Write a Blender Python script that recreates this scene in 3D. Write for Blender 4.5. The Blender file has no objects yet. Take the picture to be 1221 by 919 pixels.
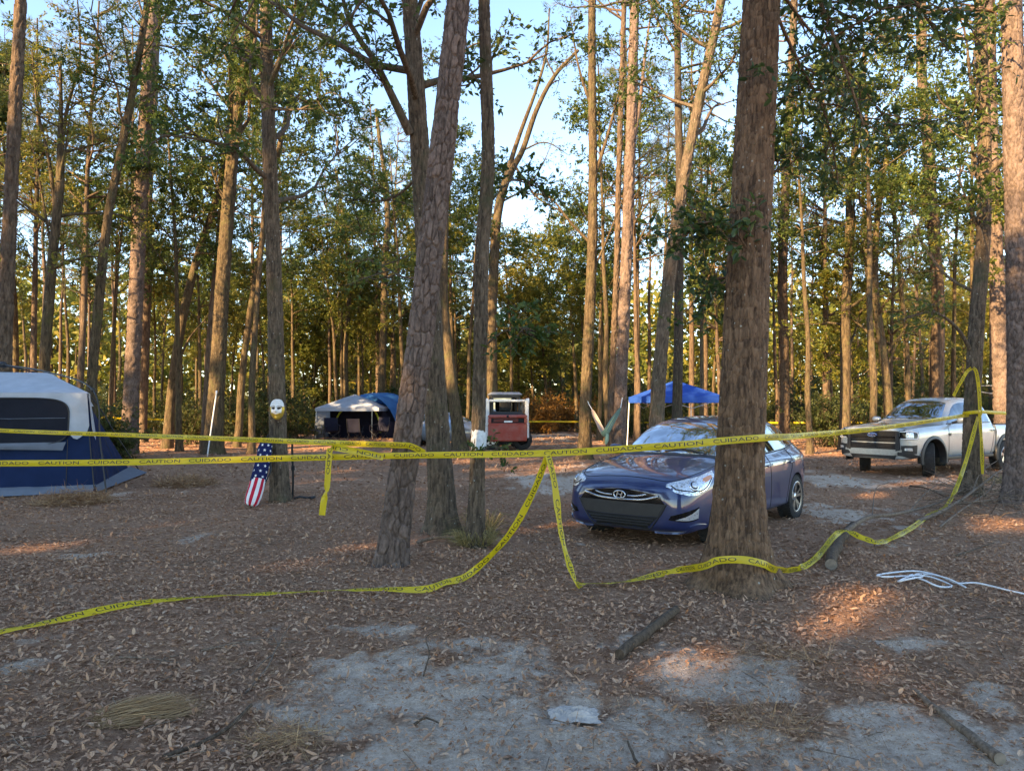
import bpy, bmesh, math, random
import numpy as np
from mathutils import Vector, Matrix
from mathutils.bvhtree import BVHTree

random.seed(7)
R = np.random.default_rng(7)
sc = bpy.context.scene
COL = sc.collection

# ------------------------------------------------------------------ camera
F = 880.0; CX = 610.5; CY = 459.5; PITCH = math.radians(1.66); CAMH = 1.6
cam = bpy.data.cameras.new('camera'); cam.sensor_width = 36.0; cam.lens = F / 1221 * 36.0
cam.clip_start = 0.05; cam.clip_end = 3000
co = bpy.data.objects.new('camera', cam); COL.objects.link(co)
co.location = (0, 0, CAMH); co.rotation_euler = (math.radians(90) + PITCH, 0, 0)
sc.camera = co

# ------------------------------------------------------------------ sky, sun, exposure
SUN_AZ = (-0.70, -0.714); SUN_EL = math.radians(24)
world = bpy.data.worlds.new('World'); sc.world = world; world.use_nodes = True
wn = world.node_tree.nodes; wl = world.node_tree.links
sky = wn.new('ShaderNodeTexSky'); sky.sky_type = 'NISHITA'; sky.sun_disc = False
sky.sun_elevation = SUN_EL; sky.sun_rotation = math.atan2(SUN_AZ[0], SUN_AZ[1])
sky.air_density = 1.0; sky.dust_density = 0.0; sky.ozone_density = 4.0
wl.new(sky.outputs[0], wn['Background'].inputs[0]); wn['Background'].inputs[1].default_value = 0.15
sun = bpy.data.lights.new('sun', 'SUN'); sun.energy = 5.0; sun.angle = math.radians(0.6); sun.color = (1.0, 0.76, 0.46)
so = bpy.data.objects.new('sun', sun); COL.objects.link(so)
tos = Vector((SUN_AZ[0] * math.cos(SUN_EL), SUN_AZ[1] * math.cos(SUN_EL), math.sin(SUN_EL)))
so.rotation_euler = (-tos).to_track_quat('-Z', 'Y').to_euler(); so.location = (-30, -30, 30)
vs = sc.view_settings; vs.view_transform = 'Standard'; vs.look = 'None'; vs.exposure = 2.0
vs.use_white_balance = True; vs.white_balance_temperature = 7900; vs.white_balance_tint = 12; vs.gamma = 1.0
vs.use_curve_mapping = False
sc.cycles.max_bounces = 5; sc.cycles.diffuse_bounces = 3; sc.cycles.transparent_max_bounces = 8

# ------------------------------------------------------------------ pixel rays
def ray(px, py):
    x = (px - CX) / F; z = -(py - CY) / F
    return Vector((x, math.cos(PITCH) - z * math.sin(PITCH), math.sin(PITCH) + z * math.cos(PITCH)))
def at(px, py, d):
    r = ray(px, py); return Vector((0, 0, CAMH)) + r * (d / r.y)
def gpt(px, py):
    r = ray(px, py); t = -CAMH / r.z; p = Vector((r.x * t, r.y * t, 0)); p.z = gz(p.x, p.y); return p

# ------------------------------------------------------------------ numpy noise
def _hash(ix, iy, seed):
    h = (ix.astype(np.int64) * 374761393 + iy.astype(np.int64) * 668265263 + seed * 974711) & 0x7fffffff
    h = ((h ^ (h >> 13)) * 1274126177) & 0x7fffffff
    h = (h ^ (h >> 16)) & 0xffffff
    return h / float(0xffffff)
def vnoise(x, y, seed=0):
    x = np.asarray(x, float); y = np.asarray(y, float)
    ix = np.floor(x); iy = np.floor(y); fx = x - ix; fy = y - iy
    fx = fx * fx * (3 - 2 * fx); fy = fy * fy * (3 - 2 * fy)
    a = _hash(ix, iy, seed); b = _hash(ix + 1, iy, seed); c = _hash(ix, iy + 1, seed); d = _hash(ix + 1, iy + 1, seed)
    return (a + (b - a) * fx) * (1 - fy) + (c + (d - c) * fx) * fy
def fbm(x, y, seed=0, oct=4):
    s = 0; a = 0.5; t = 0
    for k in range(oct):
        s = s + a * vnoise(np.asarray(x) * 2 ** k, np.asarray(y) * 2 ** k, seed + k * 17); t += a; a *= 0.5
    return s / t
def sstep(a, b, x):
    t = np.clip((x - a) / (b - a), 0, 1); return t * t * (3 - 2 * t)
def voro(u, v, nu, seed):
    iu = np.floor(u); iv = np.floor(v)
    f1 = np.full(u.shape, 9.0); f2 = np.full(u.shape, 9.0); idd = np.zeros(u.shape)
    for a in (-1, 0, 1):
        for b in (-1, 0, 1):
            cu = iu + a; cv = iv + b; wu = np.mod(cu, nu)
            jx = cu + 0.1 + 0.8 * _hash(wu, cv, seed); jy = cv + 0.1 + 0.8 * _hash(wu, cv, seed + 5)
            d = np.hypot(u - jx, v - jy); r = _hash(wu, cv, seed + 9)
            n = d < f1
            f2 = np.where(n, f1, np.minimum(f2, d)); idd = np.where(n, r, idd); f1 = np.where(n, d, f1)
    return f1, f2, idd

# ------------------------------------------------------------------ ground height and sand
def gz(x, y):
    z = 0.07 * (vnoise(np.asarray(x) * 0.35 + 9, np.asarray(y) * 0.35, 3) - 0.5) + 0.035 * (vnoise(np.asarray(x) * 1.7, np.asarray(y) * 1.7, 4) - 0.5)
    return z if np.ndim(z) else float(z)
def _gp0(px, py):
    r = ray(px, py); t = -CAMH / r.z; return r.x * t, r.y * t
SAND = []
for (px, py, rx, ry, s) in [(760, 835, .8, .4, .85), (870, 885, .7, .35, .8), (620, 850, .9, .45, .85), (540, 815, 0.95, 0.55, 1.0), (400, 850, 0.55, 0.4, .75), (330, 840, .35, .25, .7), (830, 810, 0.42, 0.36, 1.25), (690, 850, .7, .4, .9), (760, 880, .7, .35, .85),
                            (480, 885, 0.7, 0.3, .95), (960, 890, .8, .4, .8), (1120, 890, 0.8, 0.5, 1.1), (1060, 900, .7, .4, .8), (1180, 850, .35, .4, .7), (95, 662, 0.35, 0.4, .95), (15, 800, .2, .25, .85), (470, 748, .3, .22, .95),
                            (560, 775, .3, .3, .85), (655, 575, 1.0, 2.2, .85), (700, 560, 1.0, 2.0, .6), (1000, 610, .9, 1.6, .8), (985, 570, 1.2, 2.6, .75), (1060, 610, .6, .7, .7), (1130, 575, 1.5, 1.2, .65), (1070, 650, .5, .5, .45),
                            (850, 540, 4.0, 2.5, .6), (330, 525, 2.0, 3, .45), (640, 520, 4, 5, .7), (150, 590, .6, 1.0, .55), (250, 640, .5, .5, .4), (720, 800, .5, .4, .65), (640, 905, .9, .3, .85), (880, 860, .5, .35, .55), (1040, 760, .4, .4, .4)]:
    x, y = _gp0(px, py); SAND.append((x, y, rx, ry, s))
def sand(x, y):
    x = np.asarray(x, float); y = np.asarray(y, float)
    wx = x + 0.5 * (fbm(x * 1.3, y * 1.3, 21, 3) - .5); wy = y + 0.5 * (fbm(x * 1.3 + 40, y * 1.3, 22, 3) - .5)
    m = np.zeros(x.shape)
    for (a, b, rx, ry, s) in SAND:
        m = np.maximum(m, s * np.exp(-(((wx - a) / rx) ** 2 + ((wy - b) / ry) ** 2) * 0.8))
    n = fbm(x * 2.6, y * 2.6, 31, 4)
    return sstep(0.20, 0.90, m + (n - 0.5) * 1.25 + (fbm(x * 9, y * 9, 33, 3) - .5) * .8)

# ------------------------------------------------------------------ mesh builder
class MB:
    def __init__(s): s.v = []; s.f = []; s.n = 0; s.attr = []
    def add(s, v, f, m=0, smooth=True, attr=None):
        v = np.asarray(v, float).reshape(-1, 3); s.v.append(v)
        f = np.asarray(f, int)
        s.f.append((f + s.n, m, smooth)); s.n += len(v)
        s.attr.append(np.full(len(v), 0.5) if attr is None else np.asarray(attr, float).ravel()); return s
    def faces(s, v, fl, m=0, smooth=False):       # mixed ngons
        base = s.n; v = np.asarray(v, float).reshape(-1, 3); s.v.append(v); s.n += len(v); s.attr.append(np.full(len(v), .5))
        for f in fl: s.f.append((np.asarray([f], int) + base, m, smooth))
        return s
    def box(s, c, d, m=0, rot=None, taper=(1, 1), bev=0.0):
        x, y, z = d[0] / 2, d[1] / 2, d[2] / 2
        if bev > 0:
            b = min(bev, x * .9, y * .9, z * .9); pts = []
            for (sz) in (-1, 1):
                for sx in (-1, 1):
                    for sy in (-1, 1):
                        pts += [(sx * x, sy * (y - b), sz * (z - b)), (sx * (x - b), sy * y, sz * (z - b)), (sx * (x - b), sy * (y - b), sz * z)]
            pts = np.array(pts)
            t = (pts[:, 2] > 0); pts[t, 0] *= taper[0]; pts[t, 1] *= taper[1]
            bm = bmesh.new()
            for p in pts: bm.verts.new(p)
            bmesh.ops.convex_hull(bm, input=bm.verts); bm.verts.index_update()
            v = np.array([q.co for q in bm.verts]); fl = [[q.index for q in f.verts] for f in bm.faces]; bm.free()
        else:
            v = np.array([(-x, -y, -z), (x, -y, -z), (x, y, -z), (-x, y, -z), (-x * taper[0], -y * taper[1], z), (x * taper[0], -y * taper[1], z), (x * taper[0], y * taper[1], z), (-x * taper[0], y * taper[1], z)])
            fl = [(0, 3, 2, 1), (4, 5, 6, 7), (0, 1, 5, 4), (1, 2, 6, 5), (2, 3, 7, 6), (3, 0, 4, 7)]
        if rot is not None: v = v @ np.array(rot.to_3x3()).T
        v = v + np.array(c); return s.faces(v, fl, m)
    def tube(s, pts, rad, seg=8, m=0, cap=True, attr=None):
        P = np.array([tuple(p) for p in pts], float); n = len(P)
        rad = np.broadcast_to(np.asarray(rad, float), (n,))
        T, N, B = frames(P)
        th = np.linspace(0, 2 * math.pi, seg, endpoint=False)
        ring = P[:, None, :] + rad[:, None, None] * (np.cos(th)[None, :, None] * N[:, None, :] + np.sin(th)[None, :, None] * B[:, None, :])
        s.add(ring, gridfaces(n, seg, True), m, True, attr)
        if cap:
            for i, fl in ((0, list(range(seg))[::-1]), (n - 1, list(range(seg)))): s.faces(ring[i], [fl], m)
        return s
    def grid(s, G, m=0, smooth=True, closed=False):
        G = np.asarray(G, float); s.add(G, gridfaces(G.shape[0], G.shape[1], closed), m, smooth); return s
    def lathe(s, prof, seg=24, axis='y', c=(0, 0, 0), m=0):
        th = np.linspace(0, 2 * math.pi, seg, endpoint=False); G = []
        for (r, h) in prof:
            a, b = r * np.cos(th), r * np.sin(th); H = np.full(seg, h)
            G.append(np.stack({'y': (a, H, b), 'x': (H, a, b), 'z': (a, b, H)}[axis], -1))
        s.grid(np.array(G) + np.array(c), m, True, True); return s
    def mesh(s, name, mats):
        V = np.concatenate(s.v) if s.v else np.zeros((0, 3))
        tot = []; loops = []; mi = []; sm = []
        for f, m, smo in s.f:
            loops.append(f.ravel()); tot.append(np.full(f.shape[0], f.shape[1])); mi.append(np.full(f.shape[0], m)); sm.append(np.full(f.shape[0], smo))
        loops = np.concatenate(loops).astype(np.int32); tot = np.concatenate(tot).astype(np.int32)
        me = bpy.data.meshes.new(name)
        me.vertices.add(len(V)); me.vertices.foreach_set('co', V.ravel().astype(np.float32))
        me.loops.add(len(loops)); me.loops.foreach_set('vertex_index', loops)
        me.polygons.add(len(tot)); st = np.concatenate([[0], np.cumsum(tot)[:-1]]).astype(np.int32)
        me.polygons.foreach_set('loop_start', st); me.polygons.foreach_set('loop_total', tot)
        me.polygons.foreach_set('material_index', np.concatenate(mi).astype(np.int32))
        me.polygons.foreach_set('use_smooth', np.concatenate(sm).astype(bool))
        for mt in (mats if isinstance(mats, (list, tuple)) else [mats]): me.materials.append(mt)
        A = np.concatenate(s.attr)
        if np.ptp(A) > 0:
            at_ = me.attributes.new('tint', 'FLOAT', 'POINT'); at_.data.foreach_set('value', A.astype(np.float32))
        me.update(calc_edges=True); me.validate(); return me
    def build(s, name, mats, parent=None, loc=None, sharp=None):
        me = s.mesh(name, mats)
        if sharp is not None: me.set_sharp_from_angle(angle=math.radians(sharp))
        return obj(name, me, parent, loc)
def gridfaces(n, m, closed=False):
    i = np.arange(n - 1)[:, None]; j = np.arange(m if closed else m - 1)[None, :]
    a = i * m + j; b = i * m + (j + 1) % m; c = (i + 1) * m + (j + 1) % m; d = (i + 1) * m + j
    return np.stack([a, b, c, d], -1).reshape(-1, 4)
def frames(P):
    n = len(P); T = np.gradient(P, axis=0); T /= np.linalg.norm(T, axis=1, keepdims=True) + 1e-9
    N = np.zeros_like(P); ref = np.array([0, 1, 0.]) if abs(T[0][1]) < .9 else np.array([1., 0, 0])
    ref = np.array([1., 0, 0]) if abs(T[0][0]) < .8 else ref
    v = ref - T[0] * ref.dot(T[0]); N[0] = v / np.linalg.norm(v)
    for i in range(1, n):
        v = N[i - 1] - T[i] * N[i - 1].dot(T[i]); N[i] = v / (np.linalg.norm(v) + 1e-9)
    return T, N, np.cross(T, N)
def spline(pts, step=None, n=None, extra=None):
    P = np.array([tuple(p) for p in pts], float)
    Q = np.vstack([2 * P[0] - P[1], P, 2 * P[-1] - P[-2]])
    out = []; par = []
    for i in range(len(P) - 1):
        L = np.linalg.norm(P[i + 1] - P[i]); k = max(2, int(L / step)) if step else n
        t = np.linspace(0, 1, k, endpoint=False)[:, None]
        p0, p1, p2, p3 = Q[i], Q[i + 1], Q[i + 2], Q[i + 3]
        out.append(.5 * ((2 * p1) + (-p0 + p2) * t + (2 * p0 - 5 * p1 + 4 * p2 - p3) * t * t + (-p0 + 3 * p1 - 3 * p2 + p3) * t ** 3)); par.append(i + t[:, 0])
    out.append(P[-1:]); par.append([len(P) - 1.0])
    return np.vstack(out), np.concatenate(par)

# ------------------------------------------------------------------ objects
def obj(name, me, parent=None, loc=None):
    o = bpy.data.objects.new(name, me); COL.objects.link(o)
    if parent is not None: o.parent = parent
    if loc is not None: o.location = loc
    return o
def tag(o, label=None, cat=None, group=None, kind=None):
    if label: o['label'] = label
    if cat: o['category'] = cat
    if group: o['group'] = group
    if kind: o['kind'] = kind
    return o
def thing(name, label, cat, loc=(0, 0, 0), rz=0, group=None):
    o = bpy.data.objects.new(name, None); COL.objects.link(o); o.location = loc; o.rotation_euler = (0, 0, rz); o.empty_display_size = .2
    return tag(o, label, cat, group)
def copy_tree(o, parent=None):
    c = o.copy(); COL.objects.link(c)
    if parent is not None: c.parent = parent
    for ch in list(o.children): copy_tree(ch, c)
    return c

# ------------------------------------------------------------------ materials
MT = {}
def nt(name):
    m = bpy.data.materials.new(name); m.use_nodes = True; MT[name] = m
    t = m.node_tree; return m, t, t.nodes, t.links, t.nodes['Principled BSDF']
def node(N, typ, **kw):
    n = N.new(typ)
    for k, v in kw.items():
        if k.startswith('i_'): n.inputs[k[2:].replace('_', ' ')].default_value = v
        else: setattr(n, k, v)
    return n
def c4(c): return (c[0], c[1], c[2], 1)
def ramp(N, stops, interp='LINEAR'):
    r = N.new('ShaderNodeValToRGB'); r.color_ramp.interpolation = interp; e = r.color_ramp.elements
    while len(e) > 1: e.remove(e[-1])
    e[0].position = stops[0][0]; e[0].color = c4(stops[0][1])
    for p, c in stops[1:]:
        q = e.new(p); q.color = c4(c)
    return r
def plain(name, col, rough=.6, metal=0, var=.25, scale=12, bump=0, bscale=60, coat=0, spec=.5, emit=None):
    m, t, N, L, b = nt(name)
    tc = node(N, 'ShaderNodeTexCoord'); nz = node(N, 'ShaderNodeTexNoise', i_Scale=scale, i_Detail=5.0)
    L.new(tc.outputs['Object'], nz.inputs['Vector'])
    r = ramp(N, [(.25, [x * (1 - var) for x in col]), (.75, [min(1, x * (1 + var)) for x in col])])
    L.new(nz.outputs[0], r.inputs[0]); L.new(r.outputs[0], b.inputs['Base Color'])
    b.inputs['Roughness'].default_value = rough; b.inputs['Metallic'].default_value = metal; b.inputs['Coat Weight'].default_value = coat
    b.inputs['Coat Roughness'].default_value = .04; b.inputs['Specular IOR Level'].default_value = spec
    if bump:
        n2 = node(N, 'ShaderNodeTexNoise', i_Scale=bscale, i_Detail=4.0); L.new(tc.outputs['Object'], n2.inputs['Vector'])
        bp = node(N, 'ShaderNodeBump', i_Strength=1.0, i_Distance=bump); L.new(n2.outputs[0], bp.inputs['Height']); L.new(bp.outputs[0], b.inputs['Normal'])
    return m
def leafmat(name, stops, trans=.35, rough=.45, objvar=.0):
    m, t, N, L, b = nt(name)
    g = node(N, 'ShaderNodeNewGeometry'); r = ramp(N, stops); oi = node(N, 'ShaderNodeObjectInfo')
    mx = node(N, 'ShaderNodeMath', operation='MULTIPLY_ADD'); mx.inputs[1].default_value = 1 - objvar
    L.new(g.outputs['Random Per Island'], mx.inputs[0])
    m2 = node(N, 'ShaderNodeMath', operation='MULTIPLY'); m2.inputs[1].default_value = objvar; L.new(oi.outputs['Random'], m2.inputs[0]); L.new(m2.outputs[0], mx.inputs[2])
    L.new(mx.outputs[0], r.inputs[0]); L.new(r.outputs[0], b.inputs['Base Color'])
    b.inputs['Roughness'].default_value = rough; b.inputs['Specular IOR Level'].default_value = .35
    tr = node(N, 'ShaderNodeBsdfTranslucent'); L.new(r.outputs[0], tr.inputs[0])
    ms = node(N, 'ShaderNodeMixShader'); ms.inputs[0].default_value = trans
    L.new(b.outputs[0], ms.inputs[1]); L.new(tr.outputs[0], ms.inputs[2]); L.new(ms.outputs[0], N['Material Output'].inputs[0])
    return m
def bark(name, c0, c1, lichen=None, lich_amt=.62, vs_=.22, scale=9, bump=.012, tint=.5, moss=None):
    m, t, N, L, b = nt(name)
    tc = node(N, 'ShaderNodeTexCoord'); mp = node(N, 'ShaderNodeMapping'); mp.inputs['Scale'].default_value = (1, 1, vs_)
    L.new(tc.outputs['Object'], mp.inputs[0])
    nz = node(N, 'ShaderNodeTexNoise', i_Scale=scale * 3.0, i_Detail=8.0, i_Roughness=.7); L.new(mp.outputs[0], nz.inputs['Vector'])
    at_ = node(N, 'ShaderNodeAttribute', attribute_name='tint')
    ad = node(N, 'ShaderNodeMath', operation='MULTIPLY_ADD'); ad.inputs[1].default_value = tint; L.new(at_.outputs['Fac'], ad.inputs[0])
    sb = node(N, 'ShaderNodeMath', operation='ADD'); sb.inputs[1].default_value = -tint * .5; L.new(nz.outputs[0], sb.inputs[0]); L.new(sb.outputs[0], ad.inputs[2])
    r = ramp(N, [(.36, c0), (.66, c1)]); L.new(ad.outputs[0], r.inputs[0]); col = r.outputs[0]
    def over(col, c, sc_, lo, hi, det=6.0):
        n2 = node(N, 'ShaderNodeTexNoise', i_Scale=sc_, i_Detail=det, i_Roughness=.7); L.new(tc.outputs['Object'], n2.inputs['Vector'])
        r2 = ramp(N, [(lo, (0, 0, 0)), (hi, (1, 1, 1))]); L.new(n2.outputs[0], r2.inputs[0])
        mx = node(N, 'ShaderNodeMix', data_type='RGBA'); L.new(r2.outputs[0], mx.inputs[0]); L.new(col, mx.inputs[6]); mx.inputs[7].default_value = c4(c)
        return mx.outputs[2]
    if moss: col = over(col, moss, 2.2, .52, .72)
    if lichen:
        col = over(col, lichen, 15, lich_amt + .02, lich_amt + .07)
        vo = node(N, 'ShaderNodeTexVoronoi', i_Scale=24.0); L.new(tc.outputs['Object'], vo.inputs['Vector'])
        ra = ramp(N, [(.18, (1, 1, 1)), (.26, (0, 0, 0))]); L.new(vo.outputs['Distance'], ra.inputs[0]); rb = ramp(N, [(.80, (0, 0, 0)), (.86, (.8, .8, .8))]); L.new(vo.outputs['Color'], rb.inputs[0])
        mu = node(N, 'ShaderNodeMath', operation='MULTIPLY'); L.new(ra.outputs[0], mu.inputs[0]); L.new(rb.outputs[0], mu.inputs[1])
        mx = node(N, 'ShaderNodeMix', data_type='RGBA'); L.new(mu.outputs[0], mx.inputs[0]); L.new(col, mx.inputs[6]); mx.inputs[7].default_value = c4(lichen); col = mx.outputs[2]
    L.new(col, b.inputs['Base Color']); b.inputs['Roughness'].default_value = .9; b.inputs['Specular IOR Level'].default_value = .2
    n3 = node(N, 'ShaderNodeTexNoise', i_Scale=scale * 5, i_Detail=5.0, i_Roughness=.7); L.new(mp.outputs[0], n3.inputs['Vector'])
    bp = node(N, 'ShaderNodeBump', i_Strength=1.0, i_Distance=bump); L.new(n3.outputs[0], bp.inputs['Height']); L.new(bp.outputs[0], b.inputs['Normal'])
    return m

bark('bark_pine', (.076, .053, .042), (.215, .152, .122), None, .72, .45, 11, .012, .22)
bark('bark_pine_far', (.050, .034, .023), (.185, .126, .084), None, .7, .25, 5, .025, 0)
bark('bark_oak', (.052, .038, .027), (.19, .138, .094), (.36, .37, .32), .655, .16, 12, .012, .25, (.075, .075, .040))
bark('bark_oak_brown', (.062, .037, .023), (.235, .138, .080), (.34, .34, .29), .67, .14, 12, .014, .25)
bark('bark_oak_far', (.036, .026, .016), (.18, .126, .072), (.30, .30, .25), .66, .2, 6, .05, 0, (.11, .10, .04))
bark('bark_dead', (.085, .058, .040), (.27, .195, .14), None, .7, .3, 14, .006, 0)
bark('bark_log', (.042, .028, .018), (.15, .10, .066), (.20, .17, .12), .66, .5, 14, .006, 0)
leafmat('leaf_oak', [(0, (.036, .066, .016)), (.45, (.078, .120, .028)), (.8, (.14, .172, .038)), (1, (.27, .235, .045))], .45, .42, .35)
leafmat('leaf_oak_near', [(0, (.028, .052, .018)), (.6, (.055, .092, .028)), (.9, (.085, .12, .03)), (1, (.22, .23, .035))], .4, .38)
leafmat('leaf_gold', [(0, (.075, .108, .022)), (.5, (.17, .185, .035)), (1, (.37, .275, .05))], .48, .5, .3)
leafmat('leaf_orange', [(0, (.15, .07, .02)), (.5, (.28, .13, .03)), (1, (.36, .22, .06))], .45, .5, .2)
leafmat('leaf_shrub', [(0, (.035, .055, .018)), (.6, (.075, .095, .03)), (.92, (.13, .13, .036)), (1, (.28, .19, .05))], .42, .45, .35)
leafmat('needle', [(0, (.05, .075, .02)), (.6, (.11, .13, .03)), (1, (.22, .19, .05))], .35, .5, .3)
leafmat('litter_leaf', [(0, (.24, .122, .068)), (.3, (.37, .195, .112)), (.65, (.46, .258, .152)), (.9, (.52, .315, .195)), (.97, (.55, .36, .24)), (1, (.52, .20, .075))], .1, .85)
leafmat('straw', [(0, (.20, .10, .05)), (.5, (.38, .20, .095)), (1, (.54, .34, .18))], .1, .8)
leafmat('blond_straw', [(0, (.24, .13, .06)), (.5, (.38, .22, .10)), (1, (.54, .34, .17))], .1, .8)
leafmat('grass_tuft', [(0, (.13, .11, .04)), (.5, (.27, .21, .08)), (1, (.46, .34, .15))], .25, .7)
plain('tape', (.68, .50, .02), .38, 0, .06, 3, .0006, 90, 0, .5)
_m = MT['tape']; _n = _m.node_tree; _tr = _n.nodes.new('ShaderNodeBsdfTranslucent'); _tr.inputs[0].default_value = (.70, .51, .02, 1)
_ms = _n.nodes.new('ShaderNodeMixShader'); _ms.inputs[0].default_value = .35
_n.links.new(_n.nodes['Principled BSDF'].outputs[0], _ms.inputs[1]); _n.links.new(_tr.outputs[0], _ms.inputs[2]); _n.links.new(_ms.outputs[0], _n.nodes['Material Output'].inputs[0])
plain('ink', (.012, .012, .012), .5, 0, .2)
plain('rubber', (.022, .021, .02), .85, 0, .4, 20, .002, 80)
plain('black_plastic', (.018, .018, .019), .45, 0, .25, 20)
plain('gloss_black', (.008, .008, .009), .12, 0, .2, 8)
plain('dark_gap', (.006, .006, .006), .8)
plain('chrome', (.75, .76, .78), .12, 1, .06, 6)
plain('alloy', (.52, .53, .55), .28, 1, .12, 20)
plain('white_line', (.75, .75, .72), .6, 0, .1)
plain('grey_plastic', (.026, .024, .023), .6, 0, .2, 15)
def paint(name, col, metal, rough, dust, speck=0):
    m, t, N, L, b = nt(name)
    tc = node(N, 'ShaderNodeTexCoord'); nz = node(N, 'ShaderNodeTexNoise', i_Scale=4.0, i_Detail=8.0, i_Roughness=.65); L.new(tc.outputs['Object'], nz.inputs['Vector'])
    r = ramp(N, [(.42, (0, 0, 0)), (.85, (dust, dust, dust))]); L.new(nz.outputs[0], r.inputs[0])
    mx = node(N, 'ShaderNodeMix', data_type='RGBA'); L.new(r.outputs[0], mx.inputs[0]); mx.inputs[6].default_value = c4(col); mx.inputs[7].default_value = (.3, .26, .21, 1)
    cc = mx.outputs[2]
    if speck:
        vo = node(N, 'ShaderNodeTexVoronoi', i_Scale=28.0); L.new(tc.outputs['Object'], vo.inputs['Vector'])
        r3 = ramp(N, [(.16, (1, 1, 1)), (.2, (0, 0, 0))]); L.new(vo.outputs['Distance'], r3.inputs[0])
        n4 = node(N, 'ShaderNodeTexNoise', i_Scale=2.5); L.new(tc.outputs['Object'], n4.inputs['Vector']); r4 = ramp(N, [(.52, (0, 0, 0)), (.6, (1, 1, 1))]); L.new(n4.outputs[0], r4.inputs[0])
        ml = node(N, 'ShaderNodeMix', data_type='RGBA', blend_type='MULTIPLY'); ml.inputs[0].default_value = 1; L.new(r3.outputs[0], ml.inputs[6]); L.new(r4.outputs[0], ml.inputs[7])
        m5 = node(N, 'ShaderNodeMix', data_type='RGBA'); L.new(ml.outputs[2], m5.inputs[0]); L.new(cc, m5.inputs[6]); m5.inputs[7].default_value = (.8, .8, .78, 1); cc = m5.outputs[2]
    L.new(cc, b.inputs['Base Color']); b.inputs['Metallic'].default_value = metal
    r2 = ramp(N, [(.3, (rough, rough, rough)), (.9, (rough + .25,) * 3)]); L.new(nz.outputs[0], r2.inputs[0]); L.new(r2.outputs[0], b.inputs['Roughness'])
    b.inputs['Coat Weight'].default_value = 1; b.inputs['Coat Roughness'].default_value = .03; b.inputs['Coat IOR'].default_value = 1.6
    return m
paint('paint_blue', (.001, .016, .088), .15, .3, .12)
paint('paint_silver', (.46, .47, .46), .55, .35, .3, 1)
paint('paint_grey', (.13, .16, .20), .5, .35, .15)
paint('paint_red', (.34, .035, .016), 0, .5, .45)
paint('paint_white', (.72, .70, .66), 0, .5, .4)
def glass(name, tint=(.01, .012, .014), ior=2.1):
    m, t, N, L, b = nt(name)
    tc = node(N, 'ShaderNodeTexCoord'); nz = node(N, 'ShaderNodeTexNoise', i_Scale=3.0, i_Detail=4.0); L.new(tc.outputs['Object'], nz.inputs['Vector'])
    r = ramp(N, [(.4, tint), (.8, [x * 2.5 for x in tint])]); L.new(nz.outputs[0], r.inputs[0]); L.new(r.outputs[0], b.inputs['Base Color'])
    b.inputs['Roughness'].default_value = .03; b.inputs['IOR'].default_value = ior; return m
glass('windscreen', (.40, .43, .46), 1.6); MT['windscreen'].node_tree.nodes['Principled BSDF'].inputs['Metallic'].default_value = 1.0; glass('tint_glass', (.16, .17, .18), 2.0); MT['tint_glass'].node_tree.nodes['Principled BSDF'].inputs['Metallic'].default_value = 1.0
m, t, N, L, b = nt('lens'); b.inputs['Base Color'].default_value = (.72, .76, .8, 1); b.inputs['Roughness'].default_value = .08; b.inputs['Metallic'].default_value = .55
tc = node(N, 'ShaderNodeTexCoord'); vo = node(N, 'ShaderNodeTexVoronoi', i_Scale=38.0); L.new(tc.outputs['Object'], vo.inputs['Vector'])
r = ramp(N, [(0, (.25, .26, .28)), (.5, (.75, .78, .8))]); L.new(vo.outputs['Distance'], r.inputs[0]); L.new(r.outputs[0], b.inputs['Base Color']); b.inputs['Coat Weight'].default_value = 1
bp = node(N, 'ShaderNodeBump', i_Distance=.004); L.new(vo.outputs['Distance'], bp.inputs['Height']); L.new(bp.outputs[0], b.inputs['Normal'])
plain('amber', (.65, .20, .03), .15, 0, .1, 20, 0, 60, 1)
plain('drl', (.8, .82, .84), .2, 0, .05)

# ground material
m, t, N, L, b = nt('ground')
tc = node(N, 'ShaderNodeTexCoord'); at_ = node(N, 'ShaderNodeAttribute', attribute_name='tint')
n1 = node(N, 'ShaderNodeTexNoise', i_Scale=16.0, i_Detail=10.0, i_Roughness=.85); L.new(tc.outputs['Object'], n1.inputs['Vector'])
n2 = node(N, 'ShaderNodeTexNoise', i_Scale=.6, i_Detail=6.0, i_Roughness=.6); L.new(tc.outputs['Object'], n2.inputs['Vector'])
n5 = node(N, 'ShaderNodeTexVoronoi', i_Scale=30.0); L.new(tc.outputs['Object'], n5.inputs['Vector'])
dirt = ramp(N, [(.25, (.21, .112, .066)), (.5, (.41, .232, .138)), (.75, (.59, .365, .235))]); L.new(n1.outputs[0], dirt.inputs[0])
vcol = ramp(N, [(0, (.19, .10, .062)), (.4, (.35, .19, .12)), (.8, (.46, .29, .195)), (1, (.42, .17, .07))]); L.new(n5.outputs['Color'], vcol.inputs[0])
mx0 = node(N, 'ShaderNodeMix', data_type='RGBA'); mx0.inputs[0].default_value = .5; L.new(dirt.outputs[0], mx0.inputs[6]); L.new(vcol.outputs[0], mx0.inputs[7])
sandc = ramp(N, [(.32, (.33, .23, .165)), (.5, (.63, .49, .38)), (.68, (.84, .70, .56))]); L.new(n1.outputs[0], sandc.inputs[0])
ad = node(N, 'ShaderNodeMath', operation='MULTIPLY_ADD'); ad.inputs[1].default_value = .9; L.new(n1.outputs[0], ad.inputs[0])
sb = node(N, 'ShaderNodeMath', operation='ADD'); sb.inputs[1].default_value = -.47; L.new(at_.outputs['Fac'], sb.inputs[0]); L.new(sb.outputs[0], ad.inputs[2])
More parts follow.
